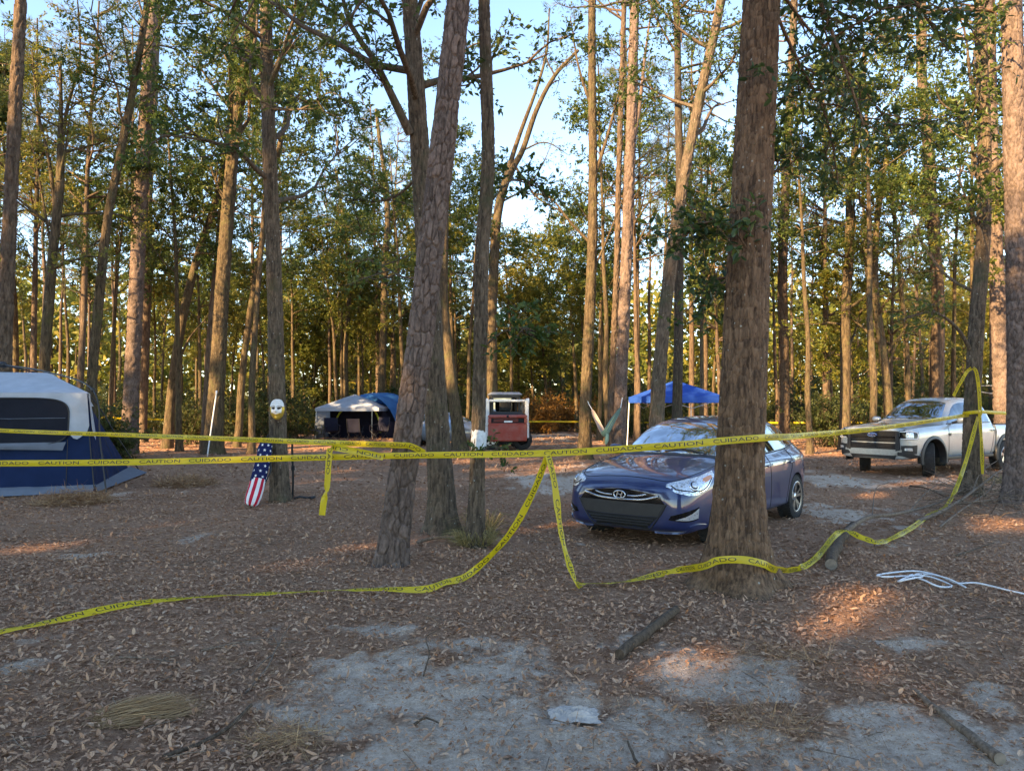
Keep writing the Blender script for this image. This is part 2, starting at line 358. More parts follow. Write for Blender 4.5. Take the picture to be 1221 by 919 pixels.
sr = ramp(N, [(.22, (0, 0, 0)), (.75, (1, 1, 1))]); L.new(ad.outputs[0], sr.inputs[0])
mx = node(N, 'ShaderNodeMix', data_type='RGBA'); L.new(sr.outputs[0], mx.inputs[0]); L.new(mx0.outputs[2], mx.inputs[6]); L.new(sandc.outputs[0], mx.inputs[7])
big = ramp(N, [(.3, (.78, .76, .74)), (.7, (1.12, 1.08, 1.05))]); L.new(n2.outputs[0], big.inputs[0])
ml = node(N, 'ShaderNodeMix', data_type='RGBA', blend_type='MULTIPLY'); ml.inputs[0].default_value = 1; L.new(mx.outputs[2], ml.inputs[6]); L.new(big.outputs[0], ml.inputs[7])
L.new(ml.outputs[2], b.inputs['Base Color']); b.inputs['Roughness'].default_value = .95; b.inputs['Specular IOR Level'].default_value = .1
n6 = node(N, 'ShaderNodeTexNoise', i_Scale=45.0, i_Detail=6.0, i_Roughness=.7); L.new(tc.outputs['Object'], n6.inputs['Vector'])
bp = node(N, 'ShaderNodeBump', i_Distance=.035); L.new(n6.outputs[0], bp.inputs['Height']); L.new(bp.outputs[0], b.inputs['Normal'])
# ------------------------------------------------------------------ ground sheet
def axis(lo, hi, a, b, step, g):
    xs = list(np.arange(a, b, step)); s = step; x = xs[-1]
    while x < hi: s = min(s * g, 60); x += s; xs.append(x)
    s = step; x = a; pre = []
    while x > lo: s = min(s * g, 60); x -= s; pre.append(x)
    return np.array(pre[::-1] + xs)
_fp = np.random.default_rng(3); FOOT = []
for _k in range(150):
    _y = _fp.uniform(2.3, 8.5); _x = _fp.uniform(-.75, .75) * _y; FOOT.append((_x, _y, _fp.uniform(0, 3.14), _fp.uniform(.6, 1.0)))
def relief(x, y, s):
    nw = np.clip((40 - np.hypot(x, y)) / 20, 0, 1)
    z = nw * (0.020 * (fbm(x * 5, y * 5, 51, 3) - .5) + (.25 + .75 * s) * 0.085 * (fbm(x * 4, y * 7, 52, 4) - .5))
    for (a, b, t, k) in FOOT:
        m_ = (np.abs(x - a) < .35) & (np.abs(y - b) < .35)
        if not np.any(m_): continue
        dx = x[m_] - a; dy = y[m_] - b; u = (dx * math.cos(t) + dy * math.sin(t)) / .15; v = (-dx * math.sin(t) + dy * math.cos(t)) / .06; r2 = u * u + v * v
        z[m_] += k * (-.028 * np.exp(-r2 * r2) + .010 * np.exp(-(r2 - 1.6) ** 2 * 2))
    return z
gx = axis(-700, 700, -5.5, 5.5, .05, 1.09); gy = axis(-300, 1200, 2.0, 8.5, .05, 1.07)
GX, GY = np.meshgrid(gx, gy)
SM = sand(GX, GY)
GZ = gz(GX, GY)
GZ = GZ + relief(GX, GY, SM)
mb = MB(); mb.add(np.stack([GX, GY, GZ], -1), gridfaces(len(gy), len(gx)), 0, True, SM)
ground = mb.build('ground', MT['ground']); tag(ground, kind='structure')

# ------------------------------------------------------------------ leaf arrays
def unit(v): return v / (np.linalg.norm(v, axis=-1, keepdims=True) + 1e-9)
def leaf_geo(mb, P, D, Nn, Ls, Ws, fold=.25, m=0, fine=False, curl=0.0):
    D = unit(D); S = unit(np.cross(D, Nn)); U = np.cross(S, D)
    n = len(P); Ls = np.broadcast_to(np.asarray(Ls, float), (n,))[:, None]; Ws = np.broadcast_to(np.asarray(Ws, float), (n,))[:, None]
    if fine:
        c = curl if np.ndim(curl) else np.full(n, curl); c = np.asarray(c)[:, None]
        v = np.stack([P, P + D * Ls * .3 + S * Ws * .5 + U * Ws * fold, P + D * Ls * .72 + S * Ws * .42 + U * (Ws * fold + c * Ls * .5), P + D * Ls + U * c * Ls,
                      P + D * Ls * .72 - S * Ws * .42 + U * (Ws * fold + c * Ls * .5), P + D * Ls * .3 - S * Ws * .5 + U * Ws * fold], 1)
        b = (np.arange(n) * 6)[:, None]
        mb.add(v.reshape(-1, 3), np.concatenate([b + np.array([[0, 3, 2, 1]]), b + np.array([[0, 5, 4, 3]])]), m, False)
    else:
        v = np.stack([P, P + D * Ls * .45 + S * Ws * .5 + U * Ws * fold, P + D * Ls, P + D * Ls * .45 - S * Ws * .5 + U * Ws * fold], 1)
        b = (np.arange(n) * 4)[:, None]
        mb.add(v.reshape(-1, 3), b + np.array([[0, 3, 2, 1]]), m, False)
def rdir(n, zs=1.0):
    v = R.normal(size=(n, 3)); v[:, 2] *= zs; return unit(v)

# ------------------------------------------------------------------ litter
def scatter(y0, y1, dens, slope=.80, extra=2.0):
    A = (y1 - y0) * ((y0 + y1) / 2 * slope + extra) * 2; n = int(A * dens)
    y = R.uniform(y0, y1, int(n * 1.6)); x = R.uniform(-1, 1, len(y)) * (y1 * slope + extra)
    k = np.abs(x) < y * slope + extra; return x[k][:n], y[k][:n]
def gfull(x, y): return gz(x, y) + relief(x, y, sand(x, y))
mb = MB()
for (y0, y1, dens, l0, l1) in [(1.8, 4.5, 1900, .018, .048), (4.5, 8, 1300, .022, .055), (8, 14, 430, .035, .075), (14, 24, 90, .07, .13), (24, 40, 24, .12, .2)]:
    x, y = scatter(y0, y1, dens)
    s = sand(x, y); patch = fbm(x * 1.1, y * 1.1, 71, 3); k = R.uniform(size=len(x)) < (1 - .68 * s) * np.clip(.45 + 1.3 * (patch - .25), .35, 1)
    x = x[k]; y = y[k]; n = len(x)
    D = rdir(n, .28); Nn = unit(np.stack([R.normal(0, .3, n), R.normal(0, .3, n), np.ones(n)], -1))
    Ls = R.uniform(l0, l1, n); P = np.stack([x, y, gfull(x, y) + R.uniform(.002, .022, n) + .15 * Ls * np.abs(D[:, 2])], -1)
    leaf_geo(mb, P, D, Nn, Ls, Ls * R.uniform(.28, .5, n), R.uniform(-.25, .35), 0, y0 < 8, R.uniform(-.12, .25, n))
for (y0, y1, dens, l0, l1) in [(1.8, 4.5, 1800, .006, .02), (4.5, 8.5, 700, .008, .026)]:
    x, y = scatter(y0, y1, dens, .78, .8); n = len(x); Ls = R.uniform(l0, l1, n)
    leaf_geo(mb, np.stack([x, y, gfull(x, y) + R.uniform(.001, .008, n)], -1), rdir(n, .3), unit(R.normal(0, .4, (n, 3)) + [0, 0, 1]), Ls, Ls * R.uniform(.2, .7, n), .2)
lit = mb.build('leaf_litter', MT['litter_leaf']); tag(lit, 'brown and grey dry oak leaves covering the forest floor', 'leaf litter', kind='stuff')
# 300 single leaves that show largest
protos = []
for k in range(6):
    q = MB(); D = np.array([[1, 0, .05 * k]]); leaf_geo(q, np.zeros((1, 3)), D, np.array([[0, .1 * (k - 3), 1.]]), .085 + .008 * k, .03 + .004 * (k % 3), .3 - .1 * (k % 4), 0, True, np.array([.1 * k]))
    protos.append(q.mesh('fallen_leaf', MT['litter_leaf']))
x, y = scatter(2.3, 4.6, 60, .74, .1); k = R.uniform(size=len(x)) < (1 - .75 * sand(x, y)); x = x[k][:300]; y = y[k][:300]
for i in range(len(x)):
    o = obj('fallen_leaf', protos[i % 6], ground); o.location = (x[i], y[i], float(gfull(x[i:i + 1], y[i:i + 1])[0]) + .02)
    o.rotation_euler = (random.uniform(-.3, .3), random.uniform(-.3, .3), random.uniform(0, 6.28)); s = random.uniform(.35, .58); o.scale = (s, s, s)
# pine needles lying about
mb = MB()
for (y0, y1, dens) in [(1.8, 5, 420), (5, 10, 120)]:
    x, y = scatter(y0, y1, dens); kk = R.uniform(size=len(x)) < np.clip(2.2 * (fbm(x * .9, y * .9, 81, 3) - .32), .05, 1); x = x[kk]; y = y[kk]; n = len(x)
    D = rdir(n, .12); P = np.stack([x, y, gfull(x, y) + R.uniform(.006, .03, n)], -1)
    leaf_geo(mb, P, D, unit(np.stack([R.normal(0, .3, n), R.normal(0, .3, n), np.ones(n)], -1)), R.uniform(.08, .18, n), .003, .1)
tag(mb.build('pine_straw', MT['straw']), 'thin reddish pine needles strewn over the sandy ground', 'pine straw', kind='stuff')
def straw_pile(px, py, rx, ry, h, n, label, mat='straw', l=(.12, .22), w=.0045, aligned=None, lower=0.0):
    c = gpt(px, py); mb = MB(); a = R.uniform(0, 6.28, n); r = np.sqrt(R.uniform(0, 1, n)); x = c.x + rx * r * np.cos(a); y = c.y + ry * r * np.sin(a)
    z = gfull(x, y) + h * (1 - r ** 2) * R.uniform(.25, 1, n) * (.5 + fbm(x * 4, y * 4, 91, 2)) + .004
    D = rdir(n, .3) if aligned is None else unit(np.array(aligned)[None] + R.normal(0, .16, (n, 3)) * [1, 1, .35])
    leaf_geo(mb, np.stack([x, y, z], -1), D, unit(R.normal(0, .4, (n, 3)) + [0, 0, 1]), R.uniform(*l, n), w, .1)
    o = mb.build('straw_pile', MT[mat]); return tag(o, label, 'straw')
straw_pile(88, 600, .65, .5, .20, 2600, 'low orange pine straw heap raked up against the large grey tent', l=(.15, .3), w=.008)
straw_pile(222, 578, .6, .6, .16, 2200, 'sunlit orange pine straw heap on open ground behind the flag bag', l=(.15, .3), w=.009)
straw_pile(148, 857, .22, .17, .05, 1500, 'blond combed tuft of dry straw lying flat on the leaves', 'blond_straw', (.12, .26), .0035, (.9, .45, .05))
straw_pile(340, 885, .2, .16, .06, 420, 'loose greyish clump of pine needles on pale sand', 'blond_straw', (.1, .2), .003)
straw_pile(930, 790, .35, .22, .03, 500, 'rusty pine straw patch in front of the large trunk wrapped with tape', 'straw', (.1, .2), .003)
straw_pile(905, 860, .3, .2, .03, 500, 'rusty pine straw patch on sand near the bare dark pole', 'straw', (.1, .2), .003)

# ------------------------------------------------------------------ trees
def trunk_near(mb, pts, rads, kind, step=.016, seg=96, flare=.0, seed=1, m=0, lobes=5, ps=1.0):
    P, par = spline(pts, step); T, Nn, B = frames(P); rad = np.interp(par, np.arange(len(rads)), rads)
    n = len(P); s = np.concatenate([[0], np.cumsum(np.linalg.norm(np.diff(P, axis=0), axis=1))])
    th = np.linspace(0, 2 * math.pi, seg, endpoint=False); S, TH = np.meshgrid(s, th, indexing='ij'); u = TH / (2 * math.pi)
    if kind == 'pine':
        nu = int(13 / ps); U = u * nu + .8 * (vnoise(u * nu * 1.0, S * 7, seed) - .5); V = S / (.17 * ps) + .9 * (vnoise(np.mod(u * 8, 8), S * 9, seed + 1) - .5)
        f1, f2, idd = voro(U, V, nu, seed); e = f2 - f1
        nu2 = int(26 / ps); g1, g2, id2 = voro(u * nu2 + .5 * vnoise(u * 20, S * 16, seed), S / (.06 * ps), nu2, seed + 3)
        disp = .019 * sstep(.02, .20, e) + .009 * idd * sstep(.05, .2, e) + .005 * id2 * sstep(0, .15, g2 - g1) + .004 * fbm(u * 60, S * 40, seed + 4, 2); tint = .75 * idd + .35 * id2 - .05
    else:
        nu = int(34 / ps); U = u * nu + 1.0 * (vnoise(u * nu * .7, S * 6, seed) - .5); V = S / (.085 * ps) + .7 * (vnoise(u * 12, S * 10, seed + 1) - .5)
        f1, f2, idd = voro(U, V, nu, seed); e = f2 - f1
        rg = 1 - np.abs(2 * vnoise(np.mod(u * 44, 44), S * 5, seed + 2) - 1)
        disp = .011 * sstep(0, .28, e) + .006 * idd + .010 * rg + .003 * fbm(u * 70, S * 30, seed + 5, 2); tint = .6 * idd + .4 * fbm(u * 9, S * 1.5, seed + 7, 3)
    lump = (.04 if kind == 'pine' else .10) * (fbm(np.cos(TH) * 1.2 + 7, S * .9 + np.sin(TH), seed + 6, 2) - .5)
    rr = rad[:, None] * (1 + lump) + disp * ps - (.027 if kind == 'pine' else .020) * ps
    if flare > 0: rr = rr + flare * np.exp(-S / .16) * (.75 + .5 * np.cos(lobes * TH + seed)) + flare * .5 * np.exp(-S / .45)
    ring = P[:, None, :] + rr[..., None] * (np.cos(TH)[..., None] * Nn[:, None, :] + np.sin(TH)[..., None] * B[:, None, :])
    mb.add(ring, gridfaces(n, seg, True), m, True, tint)
    return P, rad
def trunk_far(mb, pts, rads, seg=12, step=.35, flare=.08, m=0, seed=0):
    P, par = spline(pts, step); rad = np.interp(par, np.arange(len(rads)), rads)
    s = np.concatenate([[0], np.cumsum(np.linalg.norm(np.diff(P, axis=0), axis=1))])
    rad = rad + flare * np.exp(-s / .3) + rad * .12 * (vnoise(s * 1.1, s * 0 + seed, 5) - .5)
    P[:, 0] += .10 * (vnoise(s * .4, s * 0 + seed, 6) - .5) * np.clip(s, 0, 1); P[:, 1] += .10 * (vnoise(s * .4, s * 0 + seed, 7) - .5) * np.clip(s, 0, 1)
    mb.tube(P, rad, seg, m); return P, rad
def limb_path(p0, d, L, n=6, up=.25, wob=.18):
    pts = [np.array(p0)]; d = unit(np.array(d, float))
    for i in range(n):
        d = unit(d + R.normal(0, wob, 3) + [0, 0, up / n]); pts.append(pts[-1] + d * L / n)
    return np.array(pts)
def twigs_on(path, n, t0, ll, back=.35, drop=.0):
    t = R.uniform(t0, 1, n) * (len(path) - 1.001); i = t.astype(int); f = (t - i)[:, None]
    P = path[i] * (1 - f) + path[i + 1] * f; T = unit(path[i + 1] - path[i])
    D = unit(T * R.uniform(.2, 1, (n, 1)) + rdir(n, .7) * .9 + [0, 0, -drop]); return P, D, R.uniform(*ll, n)
def leaves_on(mbw, mbl, P, D, Ls, k, leaf, m=0, fine=False, wr=.4, stems=True, tw=.0035):
    n = len(P)
    if n == 0: return
    if stems:
        E = P + D * Ls[:, None]; a = unit(np.cross(D, rdir(n))); bb = np.cross(D, a)
        v = np.stack([P + a * tw, P - a * tw * .5 + bb * tw, P - a * tw * .5 - bb * tw, E], 1); b = (np.arange(n) * 4)[:, None]
        mbw.add(v.reshape(-1, 3), np.concatenate([b + np.array([[0, 1, 3]]), b + np.array([[1, 2, 3]]), b + np.array([[2, 0, 3]])]), 0, False)
    t = np.sqrt(R.uniform(.05, 1, (n, k)))[..., None]
    Q = (P[:, None] + D[:, None] * (t * Ls[:, None, None])).reshape(-1, 3); DD = np.repeat(D, k, 0); q = len(Q)
    ld = unit(DD * .6 + rdir(q, .8) + [0, 0, -.15]); Nn = unit(R.normal(0, .6, (q, 3)) + [0, 0, 1])
    LL = R.uniform(leaf * .65, leaf * 1.25, q)
    leaf_geo(mbl, Q, ld, Nn, LL, LL * wr * R.uniform(.8, 1.2, q), .18, m, fine, R.uniform(-.05, .25, q) if fine else 0)
def grow(mbw, mbl, P, rad, start, nl, ll, nsub=5, ntw=8, nlf=10, leaf=.11, el=(20, 55), tw=(.25, .6), az=None, leafm=0, stems=False, end=.98, wr=.42, fine=False, drop=0):
    a0 = random.uniform(0, 6.28)
    for i in range(nl):
        f = start + (end - start) * (i + random.random() * .8) / nl; j = min(len(P) - 1, int(f * (len(P) - 1)))
        a = a0 + i * 2.4 + random.uniform(-.5, .5)
        if az: a = math.radians(random.uniform(*az))
        e = math.radians(random.uniform(*el)); L_ = ll * random.uniform(.6, 1.15) * (1.15 - .5 * (f - start) / (1.001 - start))
        lp = limb_path(P[j], (math.cos(a) * math.cos(e), math.sin(a) * math.cos(e), math.sin(e)), L_)
        r0 = min(rad[j] * .45, .012 + .022 * L_)
        mbw.tube(lp, np.linspace(r0, .008, len(lp)), 6)
        for s in range(nsub):
            t = random.uniform(.3, .98) * (len(lp) - 1.01); k = int(t); p = lp[k] + (lp[k + 1] - lp[k]) * (t - k)
            d = unit(unit(lp[k + 1] - lp[k]) * .6 + rdir(1, .6)[0]); sp = limb_path(p, d, L_ * random.uniform(.25, .5), 4, .1 - drop, .2)
            mbw.tube(sp, np.linspace(r0 * .4, .004, 5), 4, cap=False)
            A, B_, C_ = twigs_on(sp, ntw, .15, tw, drop=drop); leaves_on(mbw, mbl, A, B_, C_, nlf, leaf, leafm, fine, wr, stems)
def grow_pine(mbw, mbl, P, rad, start, nl, ll, tufts=7, leaf=.24, nn=16):
    for i in range(nl):
        f = start + (1 - start) * (i + random.random()) / nl; j = min(len(P) - 1, int(f * (len(P) - 1))); a = random.uniform(0, 6.28)
        L_ = ll * (1.15 - .75 * (f - start) / (1.001 - start)) * random.uniform(.7, 1.1); e = math.radians(random.uniform(-5, 45))
        lp = limb_path(P[j], (math.cos(a) * math.cos(e), math.sin(a) * math.cos(e), math.sin(e)), L_, 5, .25, .15)
        mbw.tube(lp, np.linspace(.05, .008, len(lp)), 5, cap=False)
        A, D, C = twigs_on(lp, tufts, .35, (.2, .7)); T = A + D * C[:, None]
        for q in range(len(T)): mbw.tube([A[q], T[q]], [.008, .004], 3, cap=False)
        n = len(T) * nn; Q = np.repeat(T, nn, 0) - np.repeat(D, nn, 0) * R.uniform(0, .18, (n, 1)); dd = unit(np.repeat(D, nn, 0) * .7 + rdir(n))
        leaf_geo(mbl, Q, dd, rdir(n), R.uniform(leaf * .7, leaf * 1.2, n), .022, .1)
# ------------------------------------------------------------------ the trees one can point at
def px_path(pts, d, dy=0.0):
    out = []
    for i, p in enumerate(pts):
        dd = d + (p[2] if len(p) > 2 else 0) + dy * i
        out.append(np.array(at(p[0], p[1], dd)))
    out[0][2] = gz(out[0][0], out[0][1]) - .06
    return out
def tree(name, label, d, pts, w, near=False, kind='oak', mat='bark_oak', crown=None, limbs=(), sprays=(), flare=0.05, leafmat_='leaf_oak', seed=1, top=None, seg=96, cat='tree', lobes=5, step=.016, ps=1.0):
    path = px_path(pts, d); rads = [x / 2 * d / F * (1 if seg >= 90 else .80) for x in w]
    if top:                                   # carry the stem on above the picture
        v = path[-1] - path[-2]; v = v / np.linalg.norm(v); v = unit(v + np.array([0, 0, .8])); h = top - path[-1][2]
        nseg = 3
        for k in range(nseg):
            path.append(path[-1] + v * h / nseg); rads.append(rads[-1] * .74)
    base = path[0].copy(); base[2] += .06
    root = thing(name, label, cat, tuple(base)); off = -base
    P0 = [p + off for p in path]
    mbt = MB(); mbw = mbt
    if near:
        k = max(2, next((i for i, p in enumerate(path) if p[2] > CAMH + d * .62), len(path) - 1)) + 1
        P, rad = trunk_near(mbt, P0[:k], rads[:k], kind, step, seg, flare, seed, 0, lobes, ps)
        if k < len(P0):
            P2, par = spline(P0[k - 1:], .3); rad2 = np.interp(par, np.arange(len(rads[k - 1:])), rads[k - 1:]); mbt.tube(P2, rad2, 16); P = np.vstack([P, P2]); rad = np.concatenate([rad, rad2])
    else:
        P, rad = trunk_far(mbt, P0, rads, 14 if d < 20 else 10, .3, flare, 0, seed)
    mbl = MB()
    for lb in limbs:                          # limbs given as pixel paths: (points, start width px, leaf dict or None)
        lp, par = spline([np.array(at(p[0], p[1], d + (p[2] if len(p) > 2 else 0))) + off for p in lb[0]], .15)
        r0 = lb[1] / 2 * d / F * .85; mbw.tube(lp, np.linspace(r0, max(.006, r0 * .25), len(lp)), 8)
        if lb[2]:
            o = dict(n=30, t0=.3, ll=(.3, .7), k=10, leaf=.1, sub=4, fine=False, drop=.0); o.update(lb[2])
            for s in range(o['sub']):
                t = random.uniform(o['t0'], .97); k = int(t * (len(lp) - 2)); q = limb_path(lp[k], unit(unit(lp[k + 1] - lp[k]) * .7 + rdir(1, .6)[0]), o.get('sl', .9) * random.uniform(.6, 1.3), 5, -o['drop'], .2)
                mbw.tube(q, np.linspace(.012, .004, 6), 4, cap=False)
                A, D, C = twigs_on(q, o['n'] // o['sub'], .1, o['ll'], drop=o['drop']); leaves_on(mbw, mbl, A, D, C, o['k'], o['leaf'], 0, o['fine'], o.get('wr', .4))
            A, D, C = twigs_on(lp, o['n'] // 2, o['t0'], o['ll'], drop=o['drop']); leaves_on(mbw, mbl, A, D, C, o['k'], o['leaf'], 0, o['fine'], o.get('wr', .4))
    if crown:
        c = dict(crown)
        if c.pop('pine', False): grow_pine(mbw, mbl, P, rad, **c)
        else: grow(mbw, mbl, P, rad, **c)
    mbt.build('trunk', MT[mat], root)
    if mbl.n: mbl.build('crown', MT[leafmat_], root)
    root['_p'] = 0; del root['_p']
    return root

OAKC = dict(start=.36, nl=15, ll=3.2, nsub=6, ntw=9, nlf=10, leaf=.105, wr=.46)
def oakc(**k): o = dict(OAKC); o.update(k); return o
PINEC = dict(pine=True, start=.80, nl=22, ll=2.6)

T_PINE = tree('pine_tree', 'leaning pine with thick plated pinkish grey bark and tape knotted round it', 7.4, [(466, 674), (473, 620), (481, 560), (491, 480), (502, 400), (513, 300), (525, 200), (536, 100), (547, 0), (556, -80), (575, -260)], [36, 34, 33, 32.5, 32, 31, 30, 29, 28, 27, 25], True, 'pine', 'bark_pine', None, flare=.032, seed=11, top=None, seg=160, lobes=4, step=.012)
tree('oak_tree', 'straight grey oak with flared mossy base behind the leaning plated pine', 9.4, [(528, 634), (526, 580), (521, 500), (515, 400), (507, 280), (500, 170), (493, 60), (487, -20), (480, -160)], [38, 36, 34, 32, 30, 28, 25, 23, 20], True, 'oak', 'bark_oak', oakc(start=.6, nl=10, ll=2.8, nsub=5, ntw=9, nlf=10, leaf=.10),
     limbs=[([(489, 160, -.1), (470, 120, -.3), (445, 70, -.5), (418, 30, -.7), (400, -40, -.8)], 13, dict(n=90, t0=.25, leaf=.085, k=9, sub=7, ll=(.2, .5))),
            ([(500, 210, .2), (470, 235, .5), (435, 240, .8), (400, 225, 1.1)], 5, dict(n=80, t0=.35, leaf=.085, k=9, sub=6, ll=(.2, .45))),
            ([(508, 330, .2), (480, 330, .7), (440, 310, 1.2), (415, 315, 1.4)], 4, dict(n=40, t0=.5, leaf=.08, k=8, sub=4, ll=(.2, .4))),
            ([(488, 40, 0), (530, -60, .3), (585, -90, .6)], 9, dict(n=40, t0=.3, leaf=.085, k=9, sub=4, ll=(.2, .4)))], flare=.11, seed=22, top=10, seg=80)
tree('oak_tree', 'slim oak with white paint blotch on its trunk and grass at its foot', 8.3, [(566, 652), (568, 600), (570, 520), (573, 400), (575, 300), (582, 200), (580, 100), (577, 0), (574, -120)], [25, 22, 20.5, 20, 20, 19, 18, 17, 15], True, 'oak', 'bark_oak', oakc(start=.80, nl=5, ll=1.8, nsub=4, ntw=7, nlf=8, leaf=.085),
     limbs=[([(576, 415, -.1), (600, 395, -.2), (625, 392, -.3), (640, 405, -.3)], 3, dict(n=36, t0=.2, leaf=.085, k=8, sub=4, ll=(.15, .35), fine=True, sl=.35)),
            ([(574, 540, -.1), (588, 530, -.15), (598, 545, -.2)], 2, dict(n=12, t0=.2, leaf=.07, k=7, sub=2, ll=(.1, .25), fine=True, sl=.25)),
            ([(578, 250, 0), (610, 215, .1), (640, 220, .2), (655, 245, .2)], 3, dict(n=34, t0=.25, leaf=.08, k=8, sub=4, ll=(.15, .35), fine=True, sl=.4)),
            ([(581, 120, 0), (560, 80, .2), (545, 60, .3)], 3, dict(n=20, t0=.3, leaf=.08, k=7, sub=3, ll=(.15, .3), fine=True, sl=.4))], flare=.05, seed=33, top=8, seg=64)
BIG = tree('oak_tree', 'massive brown barked oak wrapped low with yellow tape beside the blue hatchback', 6.5, [(880, 704), (880, 660), (881, 600), (883, 540), (887, 450), (892, 330), (898, 200), (905, 60), (909, -40), (916, -200)], [68, 61, 57, 55, 53, 50, 47, 44, 43, 38], True, 'oak', 'bark_oak_brown', oakc(start=.75, nl=9, ll=2.6, nsub=5, ntw=9, nlf=9, leaf=.09),
     limbs=[([(912, -100, 0), (950, -60, -.2), (985, 20, -.4), (1010, 90, -.5), (1030, 150, -.5)], 9, dict(n=90, t0=.25, leaf=.08, k=7, sub=9, ll=(.2, .45), fine=True, drop=.2, sl=.6)),
            ([(912, -100, .1), (1000, -80, .3), (1080, -10, .5), (1130, 60, .6)], 9, dict(n=90, t0=.3, leaf=.08, k=7, sub=9, ll=(.2, .45), fine=True, drop=.15, sl=.6)),
            ([(910, -20, .2), (945, 60, .6), (985, 140, .9), (1000, 220, 1.0)], 6, dict(n=76, t0=.2, leaf=.08, k=7, sub=8, ll=(.2, .45), fine=True, drop=.2, sl=.6)),
            ([(914, -60, .6), (1040, -90, 1.4), (1120, -20, 1.9), (1180, 70, 2.2)], 8, dict(n=84, t0=.35, leaf=.08, k=7, sub=9, ll=(.2, .45), fine=True, drop=.2, sl=.7)),
            ([(912, -40, 1.0), (960, 30, 1.8), (1040, 120, 2.4), (1080, 190, 2.6)], 7, dict(n=76, t0=.3, leaf=.08, k=7, sub=8, ll=(.2, .45), fine=True, drop=.2, sl=.7)),
            ([(900, 250, .2), (930, 190, .3), (960, 175, .3)], 3, dict(n=26, t0=.2, leaf=.085, k=8, sub=3, ll=(.2, .4), fine=True, sl=.4)),
            ([(893, 300, -.15), (870, 270, -.2), (835, 265, -.2), (815, 285, -.2)], 3, dict(n=44, t0=.2, leaf=.085, k=8, sub=5, ll=(.2, .4), fine=True, drop=.2, sl=.4)),
            ([(893, 330, .25), (850, 335, .6), (820, 370, .9)], 3, dict(n=30, t0=.2, leaf=.085, k=8, sub=4, ll=(.2, .4), fine=True, drop=.2, sl=.4))], flare=.20, leafmat_='leaf_oak_near', seed=44, top=8, seg=170, lobes=4, step=.012)
tree('oak_tree', 'lichen spotted straight oak wearing the painted face mask', 12.5, [(334, 597), (332, 540), (330, 450), (327, 330), (322, 200), (318, 80), (317, -20), (316, -150)], [27, 25, 23, 22, 20, 18.5, 17, 15], True, 'oak', 'bark_oak', oakc(start=.45, nl=12, ll=3.0, nsub=6, ntw=10, nlf=11, leaf=.11),
     limbs=[([(321, 95, 0), (340, 60, -.2), (362, 20, -.3), (372, -20, -.3)], 8, dict(n=60, t0=.2, leaf=.095, k=9, sub=6, ll=(.25, .5))),
            ([(322, 130, 0), (360, 130, -.5), (395, 110, -.9), (420, 130, -1)], 4, dict(n=80, t0=.3, leaf=.09, k=10, sub=6, ll=(.25, .5)))], flare=.05, seed=55, top=13, seg=72)
tree('pine_tree', 'dark trunk hung with loops and tails of yellow tape in front of pickup', 13.4, [(1158, 592), (1158, 540), (1160, 470), (1165, 380), (1172, 290), (1174, 180), (1170, 60), (1168, -30), (1166, -150)], [27, 23, 21, 20, 19, 18, 16, 15, 13], True, 'oak', 'bark_oak', oakc(start=.36, nl=13, ll=2.8, nsub=6, ntw=10, nlf=11, leaf=.11),
     limbs=[([(1159, 420, 0), (1140, 390, -.2), (1112, 372, -.4), (1080, 380, -.6)], 6, dict(n=30, t0=.5, leaf=.09, k=8, sub=4, ll=(.2, .4))),
            ([(1166, 350, 0), (1130, 330, .3), (1100, 290, .5), (1085, 250, .6)], 5, dict(n=60, t0=.4, leaf=.09, k=9, sub=5, ll=(.2, .5)))], flare=.06, seed=66, top=13, seg=64)
tree('pine_tree', 'stout reddish pine beside the rear wheel of the silver pickup', 12.3, [(1214, 592), (1215, 560), (1216, 480), (1215, 380), (1212, 250), (1209, 120), (1206, 0), (1203, -150)], [36, 31, 27, 26, 25, 24, 22, 20], True, 'pine', 'bark_pine', dict(pine=True, start=.75, nl=20, ll=2.4), flare=.05, seed=77, top=16, seg=90, step=.024)

tree('pine_tree', 'tall pine trunk rising just behind the large grey and navy tent', 17.5, [(3, 557), (5, 440), (10, 300), (17, 150), (25, 0), (30, -150)], [22, 20, 19, 18, 16, 14], True, 'pine', 'bark_pine_far', PINEC, seg=40, step=.05, ps=1.7, seed=3, top=20)
tree('oak_tree', 'slender forked oak behind the peak of the large grey tent', 20, [(50, 555), (54, 440), (62, 320), (72, 220), (72, 170)], [13, 12, 11, 10, 7], False, 'oak', 'bark_oak_far', oakc(start=.5, nl=10, ll=2.8),
     limbs=[([(66, 250), (58, 190), (45, 130), (38, 60)], 6, dict(n=50, leaf=.11)), ([(72, 190), (80, 130), (95, 70), (92, -10)], 6, dict(n=60, leaf=.11)), ([(62, 300), (44, 200), (28, 130)], 4, dict(n=50, leaf=.11))], leafmat_='leaf_gold', seed=4, top=11)
tree('oak_tree', 'golden lit oak with a long bending stem behind the grey tent', 20, [(106, 555), (110, 450), (118, 360), (127, 270), (142, 190), (158, 110), (170, 40), (180, -30)], [15, 14, 13, 12, 11, 10, 9, 8], True, 'oak', 'bark_oak_far', oakc(start=.6, nl=9, ll=2.6, leaf=.12), seg=44, step=.05, ps=1.7, seed=5, top=14,
     limbs=[([(126, 280), (105, 295), (85, 290)], 3, dict(n=30, leaf=.11)), ([(158, 110), (150, 60), (140, 0)], 4, dict(n=40, leaf=.11))])
tree('pine_tree', 'dark plated pine standing on open leaf litter between the two tents', 25, [(154, 541), (157, 460), (163, 330), (170, 200), (177, 90), (184, 0), (190, -100)], [26, 22, 21, 20, 19, 17, 16], True, 'pine', 'bark_pine', PINEC, seg=40, step=.05, ps=1.7, seed=6, top=20)
